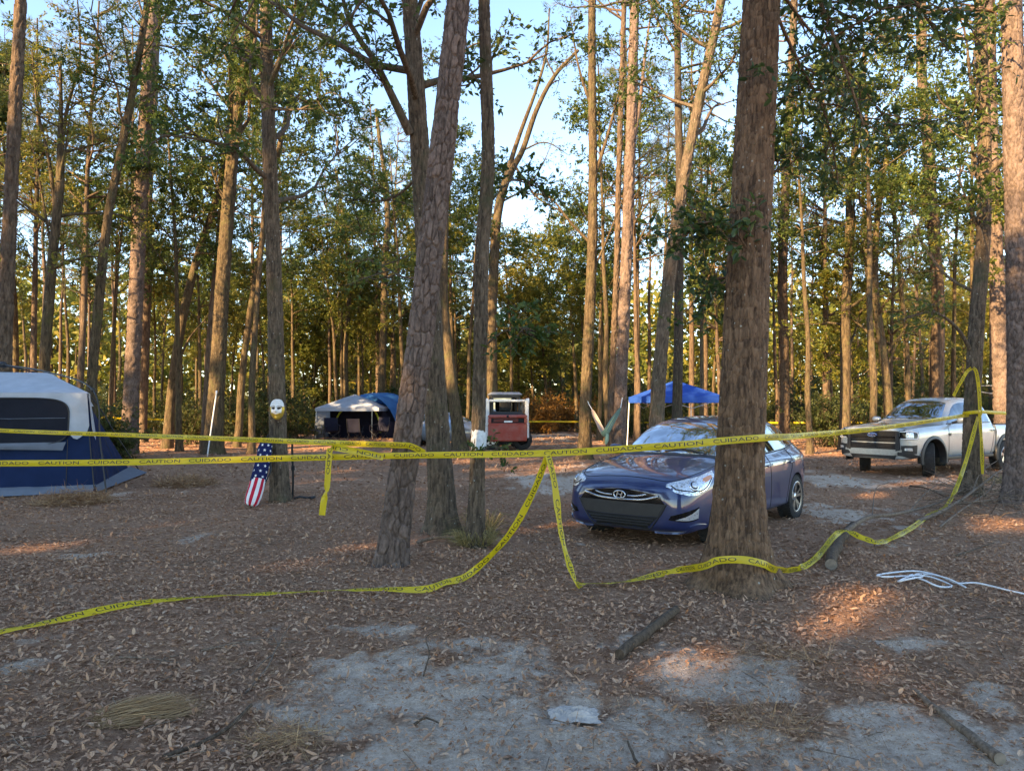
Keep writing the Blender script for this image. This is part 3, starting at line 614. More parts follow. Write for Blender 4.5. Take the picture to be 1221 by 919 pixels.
tree('pine_tree', 'orange lit slim pine right behind the dark plated pine', 33, [(171, 528), (174, 400), (178, 250), (184, 100), (190, -20)], [10, 9, 8.5, 8, 7], False, 'pine', 'bark_pine_far', PINEC, seed=7, top=22)
tree('oak_tree', 'yellowish leaning oak with a thick side stem near the white stake', 28, [(199, 534), (205, 470), (217, 390), (234, 310), (252, 255), (270, 180), (280, 100)], [13, 11, 10, 9.5, 8.5, 7, 5], False, 'oak', 'bark_oak_far', oakc(start=.5, nl=9, ll=3.2, leaf=.13), limbs=[([(206, 460), (222, 410), (245, 380), (255, 365)], 5, None)], seed=8, top=15)
tree('oak_tree', 'broad dark oak with the white stake leaning on its trunk', 25, [(254, 541), (258, 470), (264, 360), (272, 250), (280, 160), (292, 80), (304, 0), (312, -80)], [30, 23, 21, 19, 17, 15, 13, 11], True, 'oak', 'bark_oak_far', oakc(start=.45, nl=11, ll=3.4, leaf=.12), seg=44, step=.05, ps=1.7, seed=9, top=16, flare=.1)
tree('pine_tree', 'reddish pine stem touching the left side of the stake oak', 27, [(246, 537), (252, 420), (262, 300), (272, 180), (280, 40), (285, -60)], [14, 12, 11, 10, 9, 8], False, 'pine', 'bark_pine_far', PINEC, seed=10, top=20)
tree('oak_tree', 'thin oak leaning right between the stake oak and the mask oak', 29, [(282, 533), (292, 420), (303, 340), (318, 250), (335, 170), (350, 100)], [9, 8, 7.5, 7, 6, 5], False, 'oak', 'bark_oak_far', oakc(start=.5, nl=8, ll=2.8, leaf=.13), seed=12, top=15)
tree('oak_tree', 'bare thin stem standing behind the white awning tent', 45, [(411, 516), (413, 420), (416, 330), (410, 270), (400, 200)], [7, 6, 5, 4, 3], False, 'oak', 'bark_oak_far', oakc(start=.7, nl=6, ll=1.8, nsub=3, ntw=5, nlf=7, leaf=.12), seed=13)
tree('oak_tree', 'leafy thin oak behind the blue dome of the awning tent', 43, [(452, 518), (456, 430), (459, 330), (462, 260), (456, 190), (448, 130)], [10, 9, 8, 7, 5, 4], False, 'oak', 'bark_oak_far', oakc(start=.35, nl=11, ll=2.4, leaf=.12), seed=14)
tree('oak_tree', 'crooked grey trunk in front of the silver sedan', 27, [(548, 537), (543, 490), (536, 430), (528, 350), (530, 250), (540, 150), (548, 40)], [17, 14, 12, 11, 10, 8, 6], False, 'oak', 'bark_oak_far', oakc(start=.5, nl=6, ll=2.0, leaf=.12), seed=15, top=16, flare=.14)
tree('oak_tree', 'wide forking oak rising behind the red loader', 33, [(590, 528), (588, 470), (587, 380), (592, 270), (603, 215), (622, 180), (640, 130), (662, 90), (690, 60)], [15, 13, 12, 11, 9, 7, 6, 5, 4], False, 'oak', 'bark_oak_far', oakc(start=.88, nl=4, ll=1.6, nsub=3, ntw=6, nlf=7, leaf=.11),
     limbs=[([(600, 222), (618, 165), (640, 105), (652, 60), (655, 10)], 8, dict(n=34, t0=.55, leaf=.11, k=8, sub=4)), ([(612, 195), (640, 235), (672, 255), (698, 285)], 4, dict(n=20, t0=.3, leaf=.1, k=7, sub=3)), ([(622, 180), (650, 170), (678, 185)], 3, dict(n=24, t0=.3, leaf=.1, k=7, sub=3)), ([(600, 240), (625, 225), (645, 200), (660, 165)], 3, dict(n=24, t0=.4, leaf=.1, k=7, sub=3))], seed=16)
tree('oak_tree', 'golden brown oak holding the near end of the hammock', 22.5, [(697, 547), (698, 490), (702, 400), (706, 300), (707, 200), (706, 100), (706, 0), (708, -80)], [19, 17, 16, 15, 13, 12, 11, 9], True, 'oak', 'bark_oak_far', oakc(start=.86, nl=5, ll=2.2, leaf=.11),
     limbs=[([(704, 290), (680, 265), (655, 235), (630, 232)], 5, dict(n=14, t0=.6, leaf=.1, k=6, sub=2)), ([(706, 220), (725, 160), (738, 110), (750, 70)], 6, dict(n=30, t0=.5, leaf=.11, sub=3)), ([(704, 330), (726, 280), (745, 230)], 4, None), ([(706, 130), (690, 80), (680, 20)], 5, dict(n=24, t0=.6, leaf=.1, sub=3))], seg=44, step=.05, ps=1.7, seed=17, top=14, flare=.12)
tree('pine_tree', 'dark reddish pine between the hammock and the blue canopy', 22, [(737, 549), (741, 450), (746, 330), (751, 200), (754, 100), (757, 0), (760, -100)], [21, 18, 17, 16, 15, 14, 12], True, 'pine', 'bark_pine', PINEC, limbs=[([(751, 190), (762, 130), (770, 60), (780, -10)], 7, dict(n=40, t0=.4, leaf=.11))], seg=40, step=.05, ps=1.7, seed=18, top=20)
tree('pine_tree', 'orange sunlit pine trunk just left of the dark reddish pine', 27, [(727, 537), (730, 450), (735, 330), (738, 200), (742, 80), (745, -40)], [11, 10, 9, 8.5, 8, 7], True, 'pine', 'bark_pine_far', PINEC, seg=40, step=.05, ps=1.7, seed=19, top=21)
tree('oak_tree', 'dark leaning oak standing in front of the blue canopy', 16, [(782, 573), (784, 480), (791, 390), (802, 300), (816, 210), (836, 110), (856, 20), (870, -60)], [25, 21, 19, 18, 16, 14, 13, 11], True, 'oak', 'bark_oak', oakc(start=.62, nl=10, ll=2.6, leaf=.10, ntw=9, nlf=10), seg=44, step=.05, ps=1.7, seed=20, top=12, flare=.1)
tree('oak_tree', 'thinner straight stem twinned with the dark oak at the blue canopy', 16.5, [(803, 570), (806, 470), (809, 360), (811, 240), (808, 120), (806, 0), (804, -80)], [14, 12, 11, 10, 9, 8, 7], False, 'oak', 'bark_oak', oakc(start=.6, nl=7, ll=2.0, leaf=.10), seed=21, top=12)
tree('pine_tree', 'straight pale pine rising just right of the massive brown oak', 32, [(935, 529), (935, 430), (933, 330), (937, 220), (943, 100), (948, -20)], [17, 15, 14, 13, 12, 10], True, 'pine', 'bark_pine_far', PINEC, seg=40, step=.05, ps=1.7, seed=23, top=22)
tree('oak_tree', 'dark leafy oak behind the hood of the silver pickup', 27, [(1006, 537), (1008, 440), (1010, 340), (1012, 250), (1020, 160), (1030, 60)], [13, 12, 11, 10, 8, 6], False, 'oak', 'bark_oak_far', oakc(start=.25, nl=14, ll=2.8, leaf=.12), leafmat_='leaf_gold', seed=24)
tree('pine_tree', 'orange lit pine behind the windscreen of the silver pickup', 29, [(1113, 533), (1116, 430), (1118, 330), (1110, 220), (1102, 110), (1096, 0), (1092, -80)], [16, 15, 14, 13, 12, 11, 10], False, 'pine', 'bark_pine_far', PINEC, seed=25, top=22)
tree('pine_tree', 'straight pine behind the pickup bed near the thin white frame', 24, [(1196, 543), (1194, 450), (1189, 330), (1185, 250), (1182, 150), (1180, 0)], [25, 23, 20, 18, 17, 15], True, 'pine', 'bark_pine', PINEC, seg=40, step=.05, ps=1.7, seed=26, top=20)
tree('oak_tree', 'crooked low oak with bare limbs behind the pickup cab', 26, [(1060, 539), (1058, 470), (1052, 400), (1044, 330), (1046, 260), (1056, 190)], [12, 10, 9, 8, 7, 5], False, 'oak', 'bark_oak_far', oakc(start=.3, nl=10, ll=2.6, leaf=.12), limbs=[([(1056, 440), (1075, 400), (1092, 380)], 4, None)], leafmat_='leaf_gold', seed=27)

# ------------------------------------------------------------------ look-alike trees of the forest behind, in a few forms
PROTO = []
def proto(name, h, kind, lean, leafm, seed, **kw):
    random.seed(seed)
    root = thing(name, '', 'tree')
    mbt = MB(); mbl = MB(); pts = [np.array([lean[0] * (k / 6) ** 1.6 * h, lean[1] * (k / 6) ** 1.6 * h, h * k / 6 - .1]) for k in range(7)]
    r0 = .0065 * h + .03; P, rad = trunk_far(mbt, pts, np.linspace(r0, r0 * .22, 7), 9, .5, .07, 0, seed)
    if kind == 'pine': grow_pine(mbt, mbl, P, rad, **kw)
    else: grow(mbt, mbl, P, rad, **kw)
    mbt.build('trunk', MT['bark_pine_far' if kind == 'pine' else 'bark_oak_far'], root); mbl.build('crown', MT[leafm], root)
    PROTO.append(root); return root
o1 = proto('oak_tree', 13, 'oak', (.05, .02), 'leaf_oak', 1, **oakc(start=.50, nl=14, ll=3.2, leaf=.145, ntw=12, nlf=12))
o2 = proto('oak_tree', 15, 'oak', (-.06, .03), 'leaf_oak', 2, **oakc(start=.55, nl=13, ll=3.4, leaf=.145, ntw=12, nlf=12))
o3 = proto('oak_tree', 11, 'oak', (.10, -.03), 'leaf_gold', 3, **oakc(start=.42, nl=13, ll=2.8, leaf=.145, ntw=12, nlf=12))
o4 = proto('oak_tree', 9, 'oak', (-.03, .05), 'leaf_gold', 4, **oakc(start=.30, nl=13, ll=2.4, leaf=.15, ntw=14, nlf=13))
o5 = proto('oak_tree', 14, 'oak', (.03, .02), 'leaf_oak', 8, **oakc(start=.35, nl=15, ll=3.4, leaf=.2, ntw=16, nlf=15))  # crown thickened so the shading oaks block more sun
p1 = proto('pine_tree', 21, 'pine', (.03, .0), 'needle', 5, start=.60, nl=30, ll=2.8, tufts=9, leaf=.3)
p2 = proto('pine_tree', 17, 'pine', (-.02, .02), 'needle', 6, start=.52, nl=30, ll=2.6, tufts=9, leaf=.3)
p3 = proto('pine_tree', 12, 'pine', (.04, .0), 'needle', 7, start=.35, nl=30, ll=2.4, tufts=9, leaf=.3)
LBL = {id(o1): 'green leafy oak', id(o2): 'green leafy oak', id(o3): 'yellowing oak', id(o4): 'yellowing oak',
       id(p1): 'slender pine', id(p2): 'slender pine', id(p3): 'young short pine'}
GRP = {id(o1): 'green oaks', id(o2): 'green oaks', id(o3): 'yellowing oaks', id(o4): 'yellowing oaks', id(p1): 'pines', id(p2): 'pines', id(p3): 'young pines'}
USED = set()
def place(pr, x, y, s=1.0, rz=None, label=None, group=None):
    if id(pr) in USED: o = copy_tree(pr)
    else: o = pr; USED.add(id(pr))
    o.location = (x, y, gz(x, y)); o.rotation_euler = (0, 0, random.uniform(0, 6.28) if rz is None else rz); o.scale = (s, s, s * random.uniform(.92, 1.1))
    if label: o['label'] = label; o['group'] = group
    else:
        px = CX + x / y * F
        zn = next(z for lim, z in ((190, 'the large grey tent'), (370, 'the mask oak'), (500, 'the awning tent'), (600, 'the silver sedan'), (690, 'the red loader'), (800, 'the hammock'), (905, 'the blue canopy'), (1000, 'the sandy track'), (1120, 'the pickup bonnet'), (9999, 'the pickup bed')) if px < lim)
        dp = 'deep in the forest behind ' if y > 47 else 'at the forest edge behind '
        o['label'] = LBL[id(pr)] + ' ' + dp + zn; o['group'] = GRP[id(pr)] + ' ' + dp + zn
    return o
random.seed(41)
# (pixel x, distance, form, scale); between x 560 and 700 only low trees stand so the sky stays open
FOREST = []
for i, px in enumerate(range(-130, 560, 13)):
    FOREST.append((px + random.uniform(-7, 7), random.uniform(29, 62), random.choice([o1, o2, o3, o1, p1, p1, p2, o2, p1]), random.uniform(.8, 1.12)))
for px in range(350, 720, 14):
    FOREST.append((px + random.uniform(-8, 8), random.uniform(48, 70), random.choice([o4, o4, o3, p3]), random.uniform(.9, 1.15)))
for i, px in enumerate(range(705, 1370, 12)):
    FOREST.append((px + random.uniform(-6, 6), random.uniform(30, 62), random.choice([o1, o2, o3, o4, p1, p1, p2, p2, p3]), random.uniform(.8, 1.12)))
for px, d in ((40, 27), (95, 24), (130, 29), (215, 26), (240, 33), (300, 25), (835, 27), (870, 31), (965, 25), (990, 34), (1040, 23), (1085, 27), (1135, 30), (1160, 25), (1215, 31), (1250, 22), (-30, 22), (-60, 30)):
    FOREST.append((px, d, random.choice([o1, o2, o1, o3, p2]), random.uniform(.8, 1.0)))
for px, d, pr, s in ((404, 45, o3, 1.3), (430, 50, o1, 1.05), (470, 46, o3, 1.35), (512, 50, o3, 1.3), (545, 48, o1, 1.0), (612, 47, o3, 1.2), (652, 52, o4, 1.5), (688, 46, o3, 1.25), (720, 44, o1, 1.0), (350, 46, o1, 1.1)): FOREST.append((px, d, pr, s))
for px, d, pr, s in FOREST:
    if (335 < px < 480 or 570 < px < 650) and d < 42: d = random.uniform(44, 56)
    if 372 < px < 560 and pr not in (o4, o3, p3) and d > 53: pr = random.choice([o4, p3, o3])
    x, y = (px - CX) / F * d, d; place(pr, x, y, s)
# forest that goes on to the side of and behind the camera (it shades the clearing)
LB = 'unseen oak of the wood shading the clearing from its sunny side'
sd = Vector((SUN_AZ[0], SUN_AZ[1], 0)); pd = Vector((-SUN_AZ[1], SUN_AZ[0], 0))
for k in range(42):
    a = -25 + 29 * (k + random.uniform(-.3, .3)) / 30 if k < 31 else -27 - (k - 31) * 1.8; s_ = (20, 26, 32)[k % 3] + random.uniform(-2, 2)
    p = sd * s_ + pd * a; place(o5, p.x, p.y, random.uniform(1.0, 1.2) if k < 31 else random.uniform(.5, .7), None, LB, 'oaks on the sunny side')
for a, s_, z in ((-4, 20, 1.5), (-7.5, 22, 1.5), (-18.5, 20, 1.5), (-21.5, 22, 1.45), (-12.5, 22, 1.35)):  # extra tall oaks, added out of view to shade the pickup and loader
    p = sd * s_ + pd * a; place(o5, p.x, p.y, z, None, LB, 'oaks on the sunny side')
for x, y in ((-18.8, 24), (-21.5, 27)): place(o5, x, y, .98, None, 'oak added on the sunny side to shade the awning tent', 'oaks added to shade the awning tent')  # pair added sunward of the awning tent to keep sun off it

# shrubs of the understory
SH = []
def shrub(seed, h, r, leafm, n=34, leaf=.10):
    random.seed(seed); root = thing('shrub', '', 'shrub'); mbw = MB(); mbl = MB()
    for k in range(n):
        a = random.uniform(0, 6.28); e = math.radians(random.uniform(25, 85)); L_ = h * random.uniform(.5, 1.0)
        b = (random.uniform(-.3, .3) * r, random.uniform(-.3, .3) * r, -.03)
        lp = limb_path(b, (math.cos(a) * math.cos(e) * r / h * 1.3, math.sin(a) * math.cos(e) * r / h * 1.3, math.sin(e)), L_, 5, .1, .2)
        mbw.tube(lp, np.linspace(.02, .005, 6), 4, cap=False)
        A, D, C = twigs_on(lp, 16, .2, (.2, .6)); leaves_on(mbw, mbl, A, D, C, 13, leaf * 1.15, 0, False, .5, False)
    mbw.build('stem', MT['bark_oak_far'], root); mbl.build('foliage', MT[leafm], root); SH.append(root); return root
s1 = shrub(1, 2.2, 1.6, 'leaf_shrub'); s2 = shrub(2, 3.0, 1.8, 'leaf_shrub'); s3 = shrub(3, 1.6, 1.4, 'leaf_gold'); s4 = shrub(4, 2.6, 1.6, 'leaf_orange'); s5 = shrub(5, 3.6, 2.0, 'leaf_shrub')
for q, l, g in ((s1, 'dark green understory shrub', 'dark understory shrubs'), (s2, 'dark green understory shrub', 'dark understory shrubs'), (s5, 'dark green understory shrub', 'dark understory shrubs'),
                (s3, 'low golden understory shrub', 'golden understory shrubs'), (s4, 'orange leaved understory shrub', 'orange understory shrubs')): LBL[id(q)] = l; GRP[id(q)] = g
random.seed(5)
for px in range(-60, 1300, 26):
    if 590 < px < 700: pr = random.choice([s1, s3, s4, s3]); d = random.uniform(42, 56)
    elif px < 560: pr = random.choice([s1, s2, s3, s2, s3, s1]); d = random.uniform(33, 46) if not 350 < px < 520 else random.uniform(43, 52)
    else: pr = random.choice([s1, s2, s3, s5, s3, s1]); d = random.uniform(32, 48)
    if px > 700 and d < 34: d = 36
    place(pr, (px + random.uniform(-9, 9) - CX) / F * d, d, random.uniform(.85, 1.25))
for px in range(-80, 1330, 24):
    d = random.uniform(52, 66); place(random.choice([s2, s3, s5, s3, s1, s4 if 560 < px < 760 else s3]), (px - CX) / F * d, d, random.uniform(1.3, 1.8))
for px, d, pr, s in ((130, 22, s1, .8), (95, 24, s2, .8), (232, 31, s2, .8), (985, 29, s2, .9), (1040, 30, s5, .75), (640, 45, s4, 1.1), (668, 48, s4, 1.0), (1085, 31, s1, 1.0), (20, 22, s2, .9), (300, 34, s1, .9), (350, 36, s5, .7)):
    place(pr, (px - CX) / F * d, d, s)
# far wood that reads as one mass
mbl = MB(); n = 105000
x = R.uniform(-95, 95, n); y = R.uniform(72, 100, n); pxx = x / y * F + CX
hmax = np.where((pxx > 360) & (pxx < 715), 10.5, 15.0) * (.6 + .8 * fbm(x * .11, y * .11, 61, 3)); z = hmax * R.uniform(0, 1, n) ** 1.25
k = fbm(x * .35 + z * .2, z * .5 + y * .1, 62, 3) > .40; x, y, z = x[k], y[k], z[k]; n = len(x)
leaf_geo(mbl, np.stack([x, y, z], -1), rdir(n), rdir(n), R.uniform(.6, 1.2, n), R.uniform(.4, .75, n), .2)
tag(mbl.build('distant_wood', MT['leaf_gold']), 'far golden green wood closing off the view behind the trees', 'wood', kind='stuff')
mbw = MB()
for k in range(150):
    xx = random.uniform(-85, 85); yy = random.uniform(70, 98); h = random.uniform(8, 16) if not 360 < xx / yy * F + CX < 715 else random.uniform(6, 9)
    mbw.tube([(xx, yy, -.2), (xx + random.uniform(-.3, .3), yy, h * .5), (xx + random.uniform(-.9, .9), yy, h)], [.22, .16, .06], 6)
tag(mbw.build('distant_stems', MT['bark_oak_far']), 'thin far tree stems merging into the distant wood', 'wood', kind='stuff')
# ------------------------------------------------------------------ vehicle kit
TMP = []
def evaluated(o):
    bpy.context.view_layer.update(); dg = bpy.context.evaluated_depsgraph_get(); return bpy.data.meshes.new_from_object(o.evaluated_get(dg))
def loft(stations, K, mats, creases=(), level=2, cuts=(), cutmat=1, keep_bvh=True):
    """stations: (x, half section of K (y, z) points from the bottom centre to the top centre); mirrored in y, closed at both ends."""
    bm = bmesh.new(); rings = []
    for x, sec in stations:
        r = [bm.verts.new((x + (p[2] if len(p) > 2 else 0), p[0], p[1])) for p in sec]
        l = [None] + [bm.verts.new((x + (p[2] if len(p) > 2 else 0), -p[0], p[1])) for p in sec[1:-1]] + [None]
        ring = r + [l[i] for i in range(K - 2, 0, -1)]; rings.append(ring)
    n = len(rings[0]); ce = bm.edges.layers.float.new('crease_edge')
    for a, b in zip(rings[:-1], rings[1:]):
        for i in range(n): bm.faces.new((a[i], a[(i + 1) % n], b[(i + 1) % n], b[i]))
    for ring, flip in ((rings[0], 1), (rings[-1], 0)):
        for i in range(K - 1):
            q = [ring[i], ring[i + 1], ring[(n - i - 1) % n], ring[(n - i) % n]]
            u = []
            for v in q:
                if v not in u: u.append(v)
            if flip: u = u[::-1]
            bm.faces.new(u)
    bm.edges.ensure_lookup_table()
    for idx, val in creases:
        for ring_a, ring_b in zip(rings[:-1], rings[1:]):
            for i in {idx, (n - idx) % n}:
                e = bm.edges.get((ring_a[i], ring_b[i]))
                if e: e[ce] = val
    bmesh.ops.recalc_face_normals(bm, faces=bm.faces)
    me = bpy.data.meshes.new('body'); bm.to_mesh(me); bm.free()
    for m in mats: me.materials.append(m)
    o = bpy.data.objects.new('tmp_body', me); COL.objects.link(o)
    md = o.modifiers.new('s', 'SUBSURF'); md.levels = level; md.render_levels = level
    m1 = evaluated(o); bv = BVHTree.FromPolygons([v.co.copy() for v in m1.vertices], [tuple(p.vertices) for p in m1.polygons])
    o.modifiers.clear(); o.data = m1
    if cuts:
        c = MB()
        for (x, y, z, r, w) in cuts: c.lathe([(0.001, y - w / 2), (r, y - w / 2), (r, y + w / 2), (0.001, y + w / 2)], 40, 'y', (x, 0, z))
        cm = c.mesh('cut', [MT['dark_gap']]); bmc = bmesh.new(); bmc.from_mesh(cm); bmesh.ops.remove_doubles(bmc, verts=bmc.verts, dist=.003); bmesh.ops.recalc_face_normals(bmc, faces=bmc.faces); bmc.to_mesh(cm); bmc.free()
        for p in cm.polygons: p.use_smooth = False
        cut = bpy.data.objects.new('tmp_cut', cm); COL.objects.link(cut)
        md = o.modifiers.new('b', 'BOOLEAN'); md.operation = 'DIFFERENCE'; md.object = cut; md.solver = 'EXACT'; md.material_mode = 'TRANSFER'
        m1 = evaluated(o); o.modifiers.clear(); bpy.data.objects.remove(cut)
    bpy.data.objects.remove(o)
    for p in m1.polygons: p.use_smooth = True
    m1.set_sharp_from_angle(angle=math.radians(32))
    return m1, bv
def resample(pts, n):
    P, _ = spline(pts, n=8) if len(pts) > 2 else (np.array([np.array(pts[0]) * (1 - t) + np.array(pts[1]) * t for t in np.linspace(0, 1, 9)]), 0)
    s = np.concatenate([[0], np.cumsum(np.linalg.norm(np.diff(P, axis=0), axis=1))]); t = np.linspace(0, s[-1], n)
    return np.stack([np.interp(t, s, P[:, k]) for k in range(3)], -1)
def poly_resample(pts, n):
    P = np.array(pts, float); s = np.concatenate([[0], np.cumsum(np.linalg.norm(np.diff(P, axis=0), axis=1))]); t = np.linspace(0, s[-1], n)
    return np.stack([np.interp(t, s, P[:, k]) for k in range(3)], -1)
def snap(bv, G, off):
    sh = G.shape; G = G.reshape(-1, 3); out = np.zeros_like(G)
    for i, p in enumerate(G):
        loc, nrm, idx, d = bv.find_nearest(Vector(p))
        out[i] = np.array(loc) + np.array(nrm) * off if loc is not None else p
    return out.reshape(sh)
def patch(name, bv, up, lo, mat, parent, off=.004, nu=14, nv=5, thick=.012, mirror=False, smooth=True, straight=False, bulge=0):
    rs = poly_resample if straight else resample
    A = rs(up, nu); B = rs(lo, nu); t = np.linspace(0, 1, nv)[:, None, None]; G = A[None] * (1 - t) + B[None] * t
    S = snap(bv, G, off); I = snap(bv, G, -thick)
    if bulge:
        k = (np.sin(np.linspace(0, math.pi, nv))[:, None] * np.sin(np.linspace(0, math.pi, nu))[None]) * bulge; S = snap(bv, S, off) + 0 * S
        nn = unit(S - I); S = S + nn * k[..., None]
    outs = []
    for sgn in ((1, -1) if mirror else (1,)):
        mb = MB(); f = np.array([1, sgn, 1])
        mb.grid(S * f, 0, smooth)
        for a, b in ((S[0], I[0]), (S[-1][::-1], I[-1][::-1]), (S[:, 0][::-1], I[:, 0][::-1]), (S[:, -1], I[:, -1])): mb.grid(np.stack([a, b]) * f, 0, False)
        me = mb.mesh(name, mat); bm = bmesh.new(); bm.from_mesh(me); bmesh.ops.remove_doubles(bm, verts=bm.verts, dist=1e-5); bmesh.ops.recalc_face_normals(bm, faces=bm.faces)
        # keep the skin facing outwards
        bm.to_mesh(me); bm.free(); me.set_sharp_from_angle(angle=math.radians(35)); outs.append(obj(name, me, parent))
    return outs
def strip(name, bv, pts, mat, parent, r=.006, off=.002, mirror=False, flat=1.0, n=24, straight=False):
    P = snap(bv, (poly_resample if straight else resample)(pts, n), off); o = []
    for sgn in ((1, -1) if mirror else (1,)):
        mb = MB(); mb.tube(P * np.array([1, sgn, 1]), r, 6); o.append(mb.build(name, mat, parent))
    return o
def wheel(parent, pos, r, w, rim_r, spokes=5, side=1, steer=0, rimmat='alloy', split=True):
    wo = bpy.data.objects.new('wheel', None); COL.objects.link(wo); wo.parent = parent; wo.location = pos; wo.rotation_euler = (0, 0, steer)
    h = w / 2; mb = MB()
    mb.lathe([(rim_r - .01, -h * .85), (rim_r + .01, -h), (r - .035, -h * .98), (r - .008, -h * .8), (r, -h * .4), (r, h * .4), (r - .008, h * .8), (r - .035, h * .98), (rim_r + .01, h), (rim_r - .01, h * .85)], 44, 'y')
    for k in range(44):                       # tread blocks
        a = k / 44 * 6.283
        for yy in (-.3, .3): mb.box((r * math.cos(a) * 1.002, yy * w, r * math.sin(a) * 1.002), (.012, w * .3, .03), 0, Matrix.Rotation(-a, 4, 'Y'))
    t = mb.build('tyre', MT['rubber'], wo); t.data.set_sharp_from_angle(angle=math.radians(40))
    mb = MB(); s = side
    mb.lathe([(.001, s * -.02), (rim_r * .92, s * -.03), (rim_r * .95, s * h * .8), (rim_r, s * h * .92), (rim_r - .004, s * h * .98), (rim_r - .02, s * h * .9), (rim_r - .03, s * h * .5)], 40, 'y', m=1)
    mb.lathe([(rim_r - .03, s * h * .88), (rim_r, s * h * 1.0), (rim_r + .004, s * h * .9)], 40, 'y', m=0)
    mb.lathe([(.001, s * h * .74), (.05, s * h * .74), (.062, s * h * .6)], 20, 'y', m=0)
    for k in range(spokes):
        a = k / spokes * 6.283 + .3
        for da in ((-.14, .14) if split else (0,)):
            a0 = a + da * .5; a1 = a + da * 1.6; p0 = np.array((.045 * math.cos(a0), s * h * .70, .045 * math.sin(a0))); p1 = np.array((rim_r * .97 * math.cos(a1), s * h * .86, rim_r * .97 * math.sin(a1)))
            d = unit(p1 - p0); wv = np.cross(d, [0, 1, 0]); wd = .017 if split else .034; dp = np.array([0, -s * .03, 0])
            v = [p0 + wv * wd, p0 - wv * wd, p1 - wv * wd * 1.2, p1 + wv * wd * 1.2]; v += [q + dp for q in v]
            mb.faces(v, [(0, 1, 2, 3), (4, 7, 6, 5), (0, 4, 5, 1), (1, 5, 6, 2), (2, 6, 7, 3), (3, 7, 4, 0)], 0)
    mb.build('rim', [MT[rimmat], MT['dark_gap']], wo)
    return wo
def text_mesh(body, size, mat, extrude=0.0, align='CENTER'):
    cu = bpy.data.curves.new('txt', 'FONT'); cu.body = body; cu.size = size; cu.extrude = extrude; cu.align_x = align; cu.align_y = 'CENTER'; cu.resolution_u = 3
    o = bpy.data.objects.new('tmp_txt', cu); COL.objects.link(o); me = evaluated(o); bpy.data.objects.remove(o)
    me.materials.clear(); me.materials.append(mat); return me
def mirror_part(name, parent, bv, base, mat, side):
    mb = MB(); mb.lathe([(.001, .10), (.05, .095), (.075, .06), (.085, 0), (.08, -.04), (.05, -.07), (.001, -.08)], 16, 'y')
    v = mb.v[0]; v[:, 0] *= .75; v[:, 2] *= .85; v[:, 1] *= 1.25
    mb.v[0] = v + np.array(base); o = mb.build(name, MT[mat], parent)
    m2 = MB(); m2.tube([np.array(base) + [0.0, -side * .07, -.02], np.array(base) + [.03, -side * .2, -.07]], [.025, .03], 8); m2.build('mirror_arm', MT['black_plastic'], o)
    m3 = MB(); m3.box(np.array(base) + [-.062, 0, 0], (.008, .17, .10)); m3.build('mirror_glass', MT['tint_glass'], o); return o

